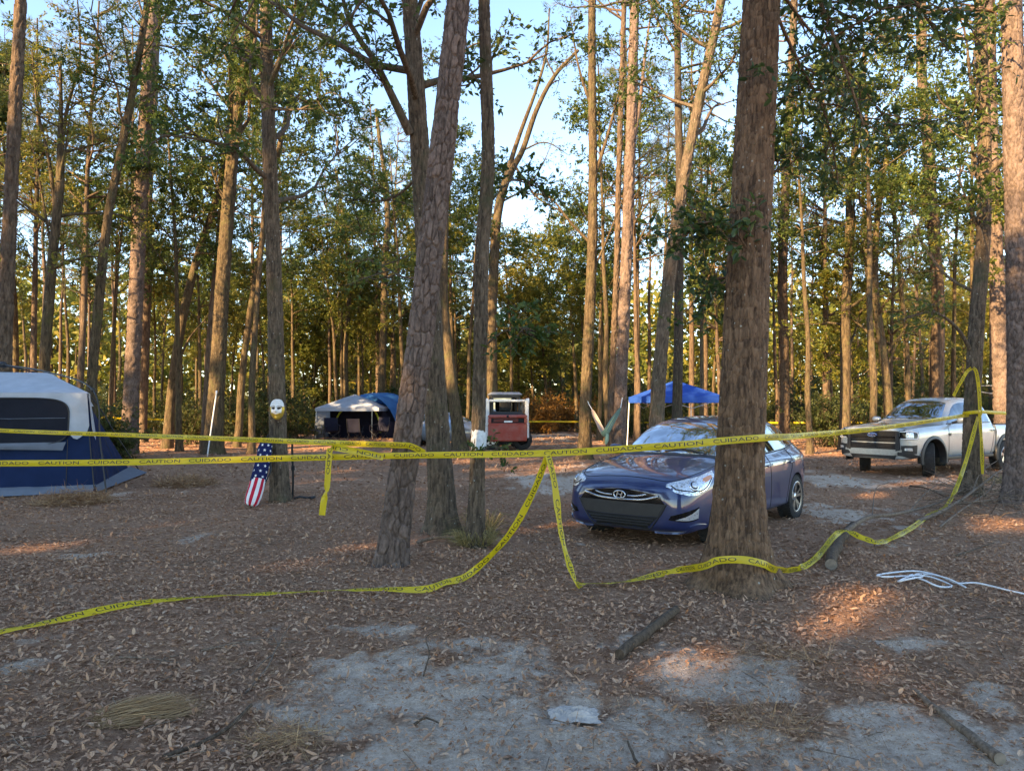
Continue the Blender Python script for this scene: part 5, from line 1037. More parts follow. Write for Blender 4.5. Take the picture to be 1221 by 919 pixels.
# ------------------------------------------------------------------ red and white skid steer loader, seen from behind
def loader():
    p = gpt(609, 536); p = Vector((at(602, 536, 27.6).x, 27.6, 0))
    root = thing('skid_steer_loader', 'red and white skid steer loader with black cab seen from behind', 'loader', (p.x, p.y, gz(p.x, p.y)), math.radians(7)); G = MT
    # local: -y is the rear (towards the camera)
    mb = MB(); mb.box((0, .2, .70), (1.02, 2.0, .62), 0, bev=.05); mb.build('chassis', G['black_plastic'], root)
    mb = MB(); mb.box((0, -.86, .66), (1.42, .12, .66), 0, bev=.04); d = mb.build('tailgate', G['paint_red'], root, sharp=30)
    mb = MB(); mb.box((0, -.86, 1.23), (1.42, .13, .12), 0, bev=.03)
    for sg in (1, -1): mb.box((sg * .655, -.86, 1.08), (.11, .13, .18), 0)
    mb.build('tailgate_frame', G['paint_red'], d, sharp=30)
    mb = MB(); mb.box((0, -.84, 1.08), (1.2, .06, .18), 0); mb.build('louvre', G['dark_gap'], d)
    for z in (1.12, 1.06): 
        mb = MB(); mb.box((-.06, -.888, z), (.9, .02, .022), 0); mb.build('louvre_slat', G['paint_red'], d)
    mb = MB(); mb.box((.02, -.905, 1.045), (.30, .012, .06), 0); mb.build('name_plate', G['white_line'], d)
    mb = MB(); mb.lathe([(.001, -.935), (.045, -.93), (.05, -.915)], 16, 'y', (0, 0, 1.235)); mb.build('badge', G['gloss_black'], d)
    mb = MB(); mb.box((0, -.3, 1.33), (1.3, 1.1, .10), 0, taper=(.85, .9), bev=.03); mb.build('engine_cover', G['grey_plastic'], root)
    for sg in (1, -1):
        u = MB(); u.box((sg * .72, -.72, 1.35), (.13, .22, .95), 0, bev=.02); u.box((sg * .74, -.55, .72), (.12, .5, .55), 0, bev=.02)
        u.build('upright', G['paint_white'], root, sharp=30)
        a = MB(); P = [(sg * .75, -.78, 1.80), (sg * .75, .3, 1.70), (sg * .74, 1.2, 1.15), (sg * .72, 1.7, .45)]; Q, _ = spline(P, .1)
        for i in range(len(Q) - 1):
            v = Q[i + 1] - Q[i]; L_ = np.linalg.norm(v); ang = math.atan2(v[2], v[1]); a.box((Q[i] + Q[i + 1]) / 2, (.11, L_ * 1.04, .17), 0, Matrix.Rotation(ang, 4, 'X'))
        a.build('lift_arm', G['paint_white'], root)
        c = MB(); c.tube([(sg * .66, -.7, .9), (sg * .68, .7, 1.45)], .035, 10); c.tube([(sg * .66, -.5, .98), (sg * .67, -.1, 1.12)], .05, 10); c.build('lift_cylinder', G['black_plastic'], root)
        for y in (-.42, .72):
            wheel(root, (sg * .585, y, .37), .37, .26, .2, 5, sg, 0, 'paint_white', False)
    cb = MB(); cab = MB()
    for sg in (1, -1):
        for y, in ((-.30,), (.62,)): cab.box((sg * .50, y, 1.62), (.08, .08, .74), 0, bev=.015)
        cab.box((sg * .50, .16, 1.96), (.08, .98, .08), 0)
    for y in (-.30, .62): cab.box((0, y, 1.96), (1.0, .08, .08), 0)
    cab.box((0, -.30, 1.33), (1.0, .08, .14), 0)
    co_ = cab.build('cab_frame', G['black_plastic'], root)
    mb = MB(); mb.box((0, .16, 2.06), (1.22, 1.15, .12), 0, taper=(.86, .86), bev=.04); mb.build('cab_roof', plain('roof_grey', (.22, .24, .27), .5, 0, .2), co_, sharp=30)
    mb = MB(); mb.box((0, -.62, 1.80), (1.34, .10, .09), 0, bev=.02); mb.build('cross_tube', G['paint_white'], root)
    mb = MB(); mb.box((0, .62, 1.66), (.90, .012, .52), 0); mb.build('front_glass', G['tint_glass'], co_)
    mb = MB(); mb.box((0, .1, 1.35), (.5, .5, .14), 0, bev=.05); mb.box((0, -.12, 1.62), (.46, .12, .42), 0, bev=.05); mb.build('seat', G['rubber'], co_)
    bk = MB(); P = np.array([(-.85, 1.9, .08), (-.85, 1.75, .1), (-.85, 1.7, .6), (-.85, 1.85, .62)]); bk.box((0, 1.72, .36), (1.75, .06, .55), 0); bk.box((0, 2.05, .08), (1.75, .66, .05), 0); bk.box((.86, 1.98, .3), (.03, .5, .45), 0); bk.box((-.86, 1.98, .3), (.03, .5, .45), 0); bk.build('bucket', G['grey_plastic'], root)
    ft = MB(); ft.box((0, -.5, .42), (1.0, .3, .2), 0, bev=.03); ft.build('rear_axle_guard', G['black_plastic'], root)
loader()
# ------------------------------------------------------------------ tents
def fabric(name, col, rough=.7, trans=.15, var=.12, bump=.006):
    m = plain(name, col, rough, 0, var, 5, bump, 9, 0, .12)
    t = m.node_tree; tr = t.nodes.new('ShaderNodeBsdfTranslucent'); tr.inputs[0].default_value = c4(col); ms = t.nodes.new('ShaderNodeMixShader'); ms.inputs[0].default_value = trans
    t.links.new(t.nodes['Principled BSDF'].outputs[0], ms.inputs[1]); t.links.new(tr.outputs[0], ms.inputs[2]); t.links.new(ms.outputs[0], t.nodes['Material Output'].inputs[0]); return m
fabric('tent_grey', (.50, .52, .55)); fabric('tent_navy', (.010, .026, .08)); fabric('tent_mesh', (.018, .02, .028), .9, .05); fabric('canopy_blue', (.022, .085, .38)); fabric('tent_blue', (.04, .17, .42)); fabric('tent_white_shaded', (.38, .42, .49)); fabric('tent_sidegrey', (.17, .195, .235)); fabric('lime', (.55, .65, .08)); fabric('tent_inside', (.014, .014, .026), .8, .05)  # awning white is darkened and blued to stand for shade
def sheet(P00, P10, P11, P01, nu=16, nv=14, sag=0.0, wr=.012, seed=1, sc_=6.0, nrm=None):
    u = np.linspace(0, 1, nu)[None, :, None]; v = np.linspace(0, 1, nv)[:, None, None]
    a, b, c, d = [np.array(q, float) for q in (P00, P10, P11, P01)]
    G = (a * (1 - u) + b * u) * (1 - v) + (d * (1 - u) + c * u) * v
    n = unit(np.cross(b - a, d - a)) if nrm is None else np.array(nrm)
    U, V = np.meshgrid(np.linspace(0, 1, nu), np.linspace(0, 1, nv)); env = np.sin(np.pi * U) ** .6 * np.sin(np.pi * V) ** .6
    w = (fbm(U * sc_ + seed * 3, V * sc_ * .5 + U * 2, seed, 3) - .5) * 2 * wr
    return G + n[None, None] * (w * env + sag * np.sin(np.pi * U) * np.sin(np.pi * V))[..., None]
def big_tent():
    c0 = gpt(114, 588); c1 = gpt(156, 563); fr = np.array([c0.x, c0.y]); bk = np.array([c1.x, c1.y]); dv = (bk - fr); L_ = np.linalg.norm(dv); dv /= L_
    fv = np.array([-dv[1], dv[0]])                    # along the front wall, away to the left
    root = thing('cabin_tent', 'large cabin tent with grey fly top over navy walls and dark mesh window', 'tent', (fr[0], fr[1], gz(fr[0], fr[1])), math.atan2(-fv[1], -fv[0]))
    # local: +x along the front wall towards the visible corner, origin at that bottom corner; +y to the back
    W = 4.2; D = L_; H = 1.84; HR = 2.30; ins = .18
    fc = [(0, 0, 0), (-W, 0, 0), (-W, D, 0), (0, D, 0)]; ev = [(-ins, ins, H), (-W + ins, ins, H), (-W + ins, D - .35, H - .05), (-.95, D - .35, H - .05)]
    rd = [(-W * .30, D * .45, HR), (-W * .70, D * .45, HR), (-W * .70, D * .55, HR), (-W * .30, D * .55, HR)]
    nm = ('front_wall', 'far_wall', 'back_wall', 'side_wall')
    def lerp(a, b, t): return tuple(np.array(a) * (1 - t) + np.array(b) * t)
    split = .40
    for i in range(4):
        a, b = fc[i], fc[(i + 1) % 4]; ea, eb = ev[i], ev[(i + 1) % 4]
        mb = MB(); mb.grid(sheet(a, b, lerp(b, eb, .98), lerp(a, ea, .98), 46, 30, .02, .09, 3 + i, 9)); mb.build(nm[i], MT['tent_navy'], root)
    # fly: roof slopes plus skirt that drapes over the upper walls
    for i in range(4):
        mb = MB(); o = 1.03
        def out(p, k=.03):
            c = np.array((-W / 2, D / 2, 0)); q = np.array(p, float); d = q - c; d[2] = 0; d /= np.linalg.norm(d); return tuple(q + d * k + np.array([0, 0, .012]))
        a, b = out(ev[i]), out(ev[(i + 1) % 4]); mb.grid(sheet(a, b, rd[(i + 1) % 4], rd[i], 22, 14, .07, .02, 13 + i, 5)); mb.build('roof_panel', MT['tent_grey'], root)
    mb = MB(); mb.grid(sheet(*rd, 6, 6, .05, .01, 20)); mb.build('roof_panel', MT['tent_grey'], root)
    # front skirt: deep at the corner, cut away round the window
    def on_front(x, z, k=.03):
        t = z / H; y0 = ins * t; return (x, y0 - k, z)
    xs = np.linspace(-.03, -W + .03, 70); Gd = []
    for x in xs:
        u = -x; lowc = H - .12 - 0.10 * 0
        low = np.interp(u, [0, .10, .36, .46, .56, .75, 3.5, 3.7, 3.8, 4.1, 4.2], [1.30, 1.12, .98, 1.10, 1.50, 1.66, 1.66, 1.5, 1.1, 1.05, 1.3])
        xx = max(min(x, 0), -W); Gd.append([(xx - ins * .0 - (ins * z / H if u < .3 else 0) * (1 - u / .3 if u < .3 else 0), *on_front(0, z, .03 + .012 * math.sin(u * 9 + z * 3))[1:]) for z in np.linspace(H + .01, low, 8)])
    mb = MB(); mb.grid(np.array(Gd)); mb.build('fly_skirt', MT['tent_grey'], root)
    Gd = []
    for y in np.linspace(.03, D - .03, 40):
        low = np.interp(y, [0, .15, .55, .75, 1.0, D], [1.25, 1.05, .95, 1.2, 1.6, 1.66]); kx = ins + (.95 - ins) * max(0, min(1, (y - ins) / (D - .35 - ins))); Gd.append([(.035 - kx * z / H, y, z - .05 * y / D) for z in np.linspace(H + .01, low, 7)])
    mb = MB(); mb.grid(np.array(Gd)); mb.build('fly_skirt', MT['tent_grey'], root)
    # window: rounded outline on the front wall
    cx, cz, hw, hh = -1.40, 1.33, .92, .42; t = np.linspace(0, 2 * math.pi, 48, endpoint=False)
    def sq(k, off):
        return [on_front(cx + k * hw * np.sign(math.cos(a)) * abs(math.cos(a)) ** .45, cz + k * hh * np.sign(math.sin(a)) * abs(math.sin(a)) ** .45, off) for a in t]
    mb = MB(); mb.grid(np.array([sq(1.0, .048), sq(.6, .050), sq(.02, .052)]), 0, True, True); w = mb.build('mesh_window', MT['tent_mesh'], root)
    mb = MB(); P = sq(1.01, .052); P.append(P[0]); mb.tube(P, .014, 6, cap=False); mb.build('window_piping', MT['black_plastic'], w)
    mb = MB(); mb.tube([on_front(cx - hw * .95, cz + .07, .058), on_front(cx, cz + .05, .058), on_front(cx + hw * .95, cz + .06, .058)], .006, 5); mb.build('window_strap', MT['tent_sidegrey'], w)
    mb = MB(); mb.grid(sheet(on_front(-2.3, .86, .06), on_front(-.55, .80, .06), on_front(-.5, .95, .06), on_front(-2.3, .94, .065), 16, 5, .02, .01, 8)); mb.build('rolled_flap', MT['tent_sidegrey'], root)
    for xx in (-.48, -2.35, -3.3):
        mb = MB(); mb.tube([on_front(xx, z, .03 + .0) for z in np.linspace(.08, 1.0, 9)], .006, 5); mb.build('wall_seam', MT['black_plastic'], root)
    for k in (.3, .62):
        q = [np.array(fc[0]) * (1 - t) * (1 - k) + np.array(fc[3]) * (1 - t) * k + (np.array(ev[0]) * (1 - k) + np.array(ev[3]) * k) * t + np.array([.03, 0, 0]) for t in np.linspace(.04, .55, 8)]
        mb = MB(); mb.tube(q, .006, 5); mb.build('wall_seam', MT['black_plastic'], root)
    # ground skirt
    mb = MB(); mb.grid(sheet((-W, -.35, .02), (-.05, -.10, .02), (0, .02, .16), (-W, .02, .16), 26, 5, .03, .03, 9)); mb.build('ground_skirt', MT['tent_sidegrey'], root)
    mb = MB(); mb.grid(sheet((.02, .02, .02), (.42, D * .9, .02), (-.02, D, .14), (-.01, .05, .14), 16, 5, .01, .02, 10)); mb.build('ground_skirt', MT['tent_sidegrey'], root)
    # poles and hub outside the fly
    hub = (-W / 2, D / 2, HR + .16)
    mb = MB(); mb.lathe([(.001, -.05), (.07, -.05), (.08, .02), (.05, .06), (.001, .07)], 14, 'z', hub); mb.build('hub', MT['black_plastic'], root)
    for i in range(4):
        e = np.array(ev[i]); g = np.array(fc[i]); d = unit(np.array([e[0] - hub[0], e[1] - hub[1], 0])); sh_ = e + d * .14 + [0, 0, .07]
        P, _ = spline([hub, np.array(hub) * .5 + sh_ * .5 + [0, 0, .10], sh_, (sh_ * .5 + (g + d * .30) * .5) + d * .03, g + d * .32], .12); mb = MB(); mb.tube(P, .016, 6); po = mb.build('pole', MT['black_plastic'], root)
        mb = MB(); mb.lathe([(.001, -.04), (.03, -.04), (.035, .03), (.001, .04)], 10, 'z', tuple(sh_)); mb.build('pole_joint', MT['black_plastic'], po)
    mb = MB(); mb.tube([np.array(rd[0]) + [0, 0, .01], hub], .008, 5); mb.tube([np.array(rd[1]) + [0, 0, .01], hub], .008, 5); mb.build('hanging_strap', MT['black_plastic'], root)
    mb = MB(); P = [(-.02, -.035, .1), (-.09, .06 - .035, .7), (-.15, .12, 1.2)]; mb.tube(P, .012, 5); mb.build('corner_seam', MT['black_plastic'], root)
    return root
big_tent()
def awning_tent():
    d = 36.5; x0 = at(375, 520, d).x; x1 = at(452, 520, d).x; w = x1 - x0
    root = thing('awning_tent', 'blue dome tent with white peaked awning and lime green arch poles', 'tent', ((x0 + x1) / 2, d, gz(x0, d)), math.radians(-4))
    h = w / 2; E = 1.56; A = 2.25; dp = 2.4
    def sl(a, b, c): return [a, b, c]
    ap = (.06, dp / 2, A); cs = [(-h, 0, E), (h, 0, E), (h, dp, E), (-h, dp, E)]
    for i in range(4):
        a, b = cs[i], cs[(i + 1) % 4]; mb = MB(); mb.grid(sheet(a, b, ap, ap, 12, 8, .05, .01, i + 3)); mb.build('awning_panel', MT['tent_white_shaded'], root)
        lo = lambda p: (p[0] * 1.01, p[1] + (-.01 if p[1] < 1 else .01), p[2] - .16); mb = MB(); mb.grid(sheet(lo(a), lo(b), (b[0] * 1.005, b[1], b[2] + .01), (a[0] * 1.005, a[1], a[2] + .01), 12, 4, 0, .01, i)); mb.build('awning_valance', MT['tent_white_shaded'], root)
    for (x, y) in ((-h + .03, .03), (h - .35, .05), (h - .03, dp - .03), (-h + .03, dp - .03)):
        mb = MB(); mb.tube([(x, y, -.05), (x, y, E)], .022, 8); mb.build('awning_leg', MT['alloy'], root)
    mb = MB(); mb.grid(sheet((-h - .06, .02, .22), (-h + .75, .06, .32), (-h + .72, .06, E - .1), (-h + .02, .02, E - .1), 10, 10, .02, .02, 5)); mb.build('side_curtain', MT['tent_sidegrey'], root)
    mb = MB(); mb.grid(sheet((-h, .05, .05), (-h, dp, .05), (-h, dp, E), (-h, .05, E), 8, 8, .02, .02, 6)); mb.build('side_curtain', MT['tent_sidegrey'], root)
    # dome
    def dome(name, cx, cy, rx, ry, hh, mat, y0, y1, n=22, a0=0, a1=math.pi, seed=0):
        Gd = []
        for v in np.linspace(y0, y1, 12):
            k = math.sqrt(max(.02, 1 - ((v - cy) / ry) ** 2)); Gd.append([(cx + rx * k ** .5 * np.sign(math.cos(a)) * abs(math.cos(a)) ** .6, v, hh * (.35 + .65 * k) * math.sin(a) ** .75) for a in np.linspace(a0, a1, n)])
        mb = MB(); mb.grid(np.array(Gd)); return mb.build(name, MT[mat], root)
    dome('dome_body', .75, 3.6, 1.75, 2.1, 2.38, 'tent_blue', 2.0, 5.6)
    mb = MB(); Q = [(x * 1.0, .9 + .0, z) for x, z in ((.7, 2.15), (1.5, 1.75), (2.15, .95), (2.35, .02))]
    P1, _ = spline([(.2, 1.2, A - .06), (1.0, 1.25, 2.18), (1.75, 1.2, 1.62), (2.22, 1.1, .75), (2.35, 1.1, .0)], .15); P2, _ = spline([(.75, 2.4, 2.34), (1.6, 2.4, 2.1), (2.2, 2.4, 1.5), (2.45, 2.4, .7), (2.5, 2.4, 0)], .15); n = min(len(P1), len(P2))
    P1 = poly_resample(P1, 20); P2 = poly_resample(P2, 20); mb.grid(np.stack([P1, P1 * .5 + P2 * .5 + [.08, 0, .04], P2])); mb.build('dome_side', MT['tent_blue'], root)
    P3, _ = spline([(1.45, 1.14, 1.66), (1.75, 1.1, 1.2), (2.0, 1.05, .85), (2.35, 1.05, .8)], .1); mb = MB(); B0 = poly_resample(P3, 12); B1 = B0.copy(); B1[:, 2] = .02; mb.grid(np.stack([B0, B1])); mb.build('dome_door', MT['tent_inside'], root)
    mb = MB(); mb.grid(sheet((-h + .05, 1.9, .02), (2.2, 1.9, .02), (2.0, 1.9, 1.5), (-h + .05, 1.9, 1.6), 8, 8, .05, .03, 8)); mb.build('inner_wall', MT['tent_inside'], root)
    for pts in ([(-h + .62, 1.3, .9), (-h + .8, 1.3, 1.25), (-h + 1.05, 1.3, 1.5), (-h + 1.35, 1.3, 1.62)], [(.72, 1.3, 1.62), (1.02, 1.3, 1.45), (1.22, 1.3, 1.1), (1.33, 1.3, .7), (1.36, 1.3, .3)]):
        P, _ = spline(pts, .08); mb = MB(); mb.tube(P, .045, 8); mb.build('arch_pole', MT['lime'], root)
    return root
awning_tent()
def camp_chair(name, label, px, py_d, rz, s=1.0, mat='tent_inside'):
    x = at(px, 520, py_d).x; root = thing(name, label, 'chair', (x, py_d, gz(x, py_d)), rz)
    mb = MB(); mb.grid(sheet((-.27, -.24, .42), (.27, -.24, .42), (.25, .22, .36), (-.25, .22, .36), 8, 8, -.05, .01, 2)); mb.build('seat', MT[mat], root)
    mb = MB(); mb.grid(sheet((-.27, .20, .38), (.27, .20, .38), (.28, .34, .95), (-.28, .34, .95), 8, 8, .04, .01, 3)); mb.build('backrest', MT[mat], root)
    for sx in (-1, 1):
        for y0, y1, zt in ((-.28, .25, .40), (.30, -.22, .62)):
            mb = MB(); mb.tube([(sx * .28, y0, .0), (sx * .28, y1, zt)], .011, 6); mb.build('leg', MT['black_plastic'], root)
        mb = MB(); mb.tube([(sx * .28, .22, .36), (sx * .28, .35, .96)], .011, 6); mb.build('back_post', MT['black_plastic'], root)
        mb = MB(); mb.grid(sheet((sx * .26, -.26, .62), (sx * .34, -.26, .62), (sx * .34, .28, .66), (sx * .26, .28, .66), 4, 6, .01, .0, 1)); mb.tube([(sx * .28, -.26, .61), (sx * .28, -.26, .40)], .01, 5); mb.build('armrest', MT[mat], root)
    mb = MB(); mb.tube([(-.28, -.28, .02), (.28, -.25, .40)], .009, 5); mb.tube([(.28, -.28, .02), (-.28, -.25, .40)], .009, 5); mb.build('cross_brace', MT['black_plastic'], root)
    root.scale = (s, s, s); return root
camp_chair('camp_chair', 'black folding camp chair at the grey curtain of the awning tent', 396, 35.2, .4, 1.15)
camp_chair('camp_chair', 'black folding camp chair facing the lime arch opening of the awning tent', 424, 35.0, 3.0, 1.1)
camp_chair('camp_chair', 'black folding camp chair pushed against the blue dome side', 452, 35.0, -.5, 1.15)
def table():
    x = at(379, 520, 35.4).x; root = thing('folding_table', 'low black folding table beside the grey tent curtain', 'table', (x, 35.4, gz(x, 35.4)), .2)
    mb = MB(); mb.box((0, 0, .50), (.7, .45, .03), 0, bev=.006); mb.build('table_top', MT['grey_plastic'], root)
    for sx in (-1, 1):
        for sy in (-1, 1): mb = MB(); mb.tube([(sx * .31, sy * .19, 0), (sx * .25, sy * .17, .49)], .012, 6); mb.build('leg', MT['black_plastic'], root)
table()
def canopy():
    d = 25.0; xl = at(753, 475, d).x; xr = at(858, 475, d).x; w = xr - xl
    root = thing('pop_up_canopy', 'bright blue pop up canopy on thin legs behind the hatchback', 'canopy', ((xl + xr) / 2, d, gz(xl, d)), math.radians(14))
    h = w / 2 * .80; E = 1.93; cs = [(-h, -h, E), (h, -h, E), (h, h, E), (-h, h, E)]; ap = (0, 0, 2.5)
    for i in range(4):
        a, b = cs[i], cs[(i + 1) % 4]; mb = MB(); mb.grid(sheet(a, b, ap, ap, 14, 10, -.06, .012, i)); mb.build('roof_panel', MT['canopy_blue'], root)
        f = lambda p, k, z: (p[0] * k, p[1] * k, z); mb = MB(); mb.grid(sheet(f(a, 1.005, E - .2), f(b, 1.005, E - .2), f(b, 1.004, E + .012), f(a, 1.004, E + .012), 12, 4, 0, .008, 4 + i)); mb.build('valance', MT['canopy_blue'], root)
        p = cs[i]; mb = MB(); mb.tube([(p[0] * 1.05, p[1] * 1.05, -.03), (p[0] * .985, p[1] * .985, E - .01)], .02, 6); mb.build('leg', MT['white_line'], root)
        m2 = MB(); m2.tube([f(a, .98, E - .06), tuple((np.array(f(a, .98, E - .38)) + np.array(f(b, .98, E - .38))) / 2), f(b, .98, E - .06)], .012, 5); m2.build('truss', MT['alloy'], root)
canopy()
def white_frame():
    d = 30; root = thing('metal_frame', 'thin pale metal frame standing beyond the pickup bed', 'frame', (at(1194, 530, d).x, d, gz(at(1194, 530, d).x, d)), .3)
    xs = (at(1187, 480, d).x - root.location.x, at(1201, 480, d).x - root.location.x)
    for k, (x, y, z) in enumerate(((xs[0], 0, 2.5), (xs[1], .4, 2.15), (xs[0], 1.3, 2.5), (xs[1] + .2, 1.5, 2.3))):
        mb = MB(); mb.tube([(x, y, -.03), (x, y, z)], .02, 6); mb.build('post', MT['white_line'], root)
    for a, b in (((xs[0], 0, 2.48), (xs[1], .4, 2.13)), ((xs[0], 0, 2.48), (xs[0], 1.3, 2.48)), ((xs[1], .4, 2.13), (xs[1] + .2, 1.5, 2.28)), ((xs[0], 1.3, 2.48), (xs[1] + .2, 1.5, 2.28))):
        mb = MB(); mb.tube([a, b], .017, 6); mb.build('rail', MT['white_line'], root)
white_frame()

# ------------------------------------------------------------------ caution tape
REP = text_mesh('CAUTION   CUIDADO   ', .044, MT['ink'], 0, 'LEFT')
_tv = np.array([v.co for v in REP.vertices]); _tf = [tuple(p.vertices) for p in REP.polygons]; _tl = 1.02
_tv[:, 0] *= .98 / (_tv[:, 0].max() - _tv[:, 0].min()) * .92
def tape(label, ctrl, width=.060, letters=True, seed=0, wob=.006, phase=0.0):
    """ctrl: (point, across-vector); a thin ribbon with printed lettering on both faces."""
    P, par = spline([c[0] for c in ctrl], .03); n = len(P)
    W = np.array([unit(np.array(tuple(c[1]), float)) for c in ctrl]); i = np.minimum(par.astype(int), len(ctrl) - 2); f = (par - i)[:, None]; f = f * f * (3 - 2 * f); Wd = W[i] * (1 - f) + W[i + 1] * f
    T = unit(np.gradient(P, axis=0)); s = np.concatenate([[0], np.cumsum(np.linalg.norm(np.diff(P, axis=0), axis=1))])
    ang = .5 * (vnoise(s * .9 + seed, s * 0, seed) - .5) * (wob / .006); B0 = np.cross(T, Wd); Wd = Wd * np.cos(ang)[:, None] + B0 * np.sin(ang)[:, None]
    Wd = unit(Wd - T * np.sum(T * Wd, 1, keepdims=True)); Nn = np.cross(T, Wd)
    rip = wob * (fbm(s * 5, s * 0 + seed, seed + 2, 3) - .5) * 2
    tt = np.array([-1, -.33, .33, 1.0]); base = Vector(P[0]); 
    curl = np.array([.0, 1, 1, 0.]) * .004
    G = P[:, None] + Wd[:, None] * (tt * width / 2)[None, :, None] + Nn[:, None] * (rip[:, None] * np.array([1., .4, -.4, -1])[None] + curl[None])[..., None]
    root = thing('caution_tape', label, 'tape', tuple(P[0])); mb = MB(); mb.grid(G - P[0]); mb.build('ribbon', MT['tape'], root)
    if letters:
        m2 = MB(); L_ = s[-1]; x0 = -phase
        while x0 < L_ - .3:
            x = _tv[:, 0] + x0; ok = (x > .02) & (x < L_ - .02)
            if ok.any():
                y = _tv[:, 1]
                for sgn in (1, -1):
                    v01 = np.clip((y * sgn) / (width / 2), -.95, .95)
                    pos = np.stack([np.interp(x, s, P[:, k]) + np.interp(x, s, Wd[:, k]) * v01 * width / 2 for k in range(3)], -1)
                    rr = np.interp(x, s, rip); cur = .004 * np.clip((1 - np.abs(v01)) / .67, 0, 1); q = rr * np.interp(v01, [-1, -.33, .33, 1], [1, .4, -.4, -1]) + cur + sgn * .0018
                    pos += np.stack([np.interp(x, s, Nn[:, k]) * q for k in range(3)], -1)
                    fl = [f_ if sgn > 0 else f_[::-1] for f_ in _tf if all(ok[j] for j in f_)]
                    if fl: m2.faces(pos - P[0], fl)
            x0 += 1.0
        if m2.n: m2.build('lettering', MT['ink'], root)['kind'] = 'stuff'
    return root
UP = Vector((0, 0, 1))
def A3(px, py, d): return at(px, py, d)
tape('long taut caution tape stretched in front of the leaning pine and the massive oak', [(A3(-190, 552, 7.3), UP), (A3(-60, 552.5, 7.25), UP), (A3(150, 551, 7.2), UP), (A3(330, 546.5, 7.15), UP), (A3(478, 543, 7.10), UP), (A3(655, 540, 6.6), UP), (A3(800, 531, 6.15), UP), (A3(862, 525.5, 6.13), UP), (A3(915, 521.5, 6.3), UP), (A3(960, 519, 7.5), UP), (A3(1060, 509, 9.9), UP), (A3(1152, 495, 13.2), UP), (A3(1170, 493, 13.22), UP)], seed=1, wob=.005)
tape('upper caution tape passing the grey tent and ending in a knot on the leaning pine', [(A3(-120, 504, 10.9), UP), (A3(0, 513, 11.2), UP), (A3(150, 518.5, 10.3), UP), (A3(270, 523, 9.4), UP), (A3(400, 528, 8.1), UP), (A3(472, 530.5, 7.22), UP), (A3(490, 532, 7.15), UP), (A3(506, 540, 7.25), UP)], seed=2, wob=.006, phase=.4)
tape('short caution tape tail hanging straight down left of the leaning pine', [(A3(457, 545, 7.12), UP), (A3(440, 541, 7.1), UP + Vector((.2, 0, 0))), (A3(402, 534, 7.05), Vector((.6, 0, .8))), (A3(394, 535, 7.02), Vector((1, .1, 0))), (A3(392, 548, 7.02), Vector((1, 0, 0))), (A3(390, 580, 7.02), Vector((1, -.15, 0))), (A3(389, 586, 7.02), Vector((.6, -.8, 0))), (A3(386, 598, 7.02), Vector((.9, .4, 0))), (A3(384, 614, 7.02), Vector((1, .3, 0)))], seed=3, wob=.004, phase=.15)
def Gp(px, py, h=.035): p = gpt(px, py); return Vector((p.x, p.y, float(gfull(np.array([p.x]), np.array([p.y]))[0]) + h))
FL = Vector((.15, 1, .25))
tape('slack caution tape lying on leaves then rising to hang from the taut tape', [(Gp(-130, 790), FL), (Gp(-40, 772), FL), (Gp(60, 752), FL), (Gp(150, 732), Vector((.1, 1, .5))), (Gp(240, 719), FL), (Gp(310, 717), Vector((0, .6, .8))), (Gp(380, 714), FL), (Gp(450, 711, .045), Vector((0, .7, .8))), (Gp(505, 712, .045), Vector((0, .5, .9))), (Gp(530, 706, .05), Vector((-.5, 1, .3))), (A3(560, 684, 6.7), Vector((-.6, .5, .6))), (A3(605, 640, 6.62), Vector((-.7, .2, .5))), (A3(635, 588, 6.58), Vector((-.9, .1, .2))), (A3(652, 545, 6.56), Vector((-1, 0, .1)))], seed=4, wob=.017, phase=.3)
tape('caution tape draped down to the ground and wrapped low round the massive oak', [(A3(653, 541, 6.55), Vector((1, 0, 0))), (A3(661, 575, 6.52), Vector((1, 0, .1))), (A3(670, 640, 6.45), Vector((1, .1, .2))), (A3(686, 692, 6.3), Vector((.8, .2, .6))), (Gp(697, 703, .04), Vector((.3, .9, .4))), (Gp(745, 705, .04), FL), (Gp(800, 694, .06), Vector((0, .8, .5))), (A3(838, 675, 6.2), UP), (A3(856, 668, 6.07), UP), (A3(885, 667, 6.03), UP), (A3(910, 672, 6.10), UP), (A3(926, 679, 6.35), UP), (Gp(950, 685, .05), Vector((.2, .6, .7))), (Gp(972, 676, .05), FL), (Gp(1003, 652, .16), Vector((.2, 1, .2))), (Gp(1030, 655, .10), Vector((0, .6, .7))), (Gp(1052, 655, .06), FL), (Gp(1085, 637, .05), FL), (Gp(1108, 621, .08), Vector((-.3, .8, .4))), (A3(1132, 598, 11.2), Vector((-.9, .2, .3))), (A3(1150, 555, 12.6), Vector((-1, .1, .1))), (A3(1166, 497, 13.15), Vector((-1, 0, 0)))], seed=5, wob=.017, phase=.6)
tape('caution tape loop thrown high round the tape hung trunk', [(A3(1137, 472, 13.05), Vector((1, 0, .3))), (A3(1146, 455, 13.05), Vector((1, 0, -.4))), (A3(1155, 441, 13.08), Vector((.8, 0, -.8))), (A3(1163, 441, 13.08), Vector((.8, 0, .7))), (A3(1167, 462, 13.1), Vector((1, 0, .1))), (A3(1169, 495, 13.1), Vector((1, 0, 0)))], seed=6, wob=.005)
tape('caution tape tail dangling beside the tape hung trunk', [(A3(1168, 493, 13.08), Vector((1, 0, 0))), (A3(1170, 520, 13.08), Vector((1, .1, 0))), (A3(1171, 545, 13.08), Vector((1, -.2, 0))), (A3(1172, 565, 13.08), Vector((1, .3, 0)))], seed=7, wob=.004)
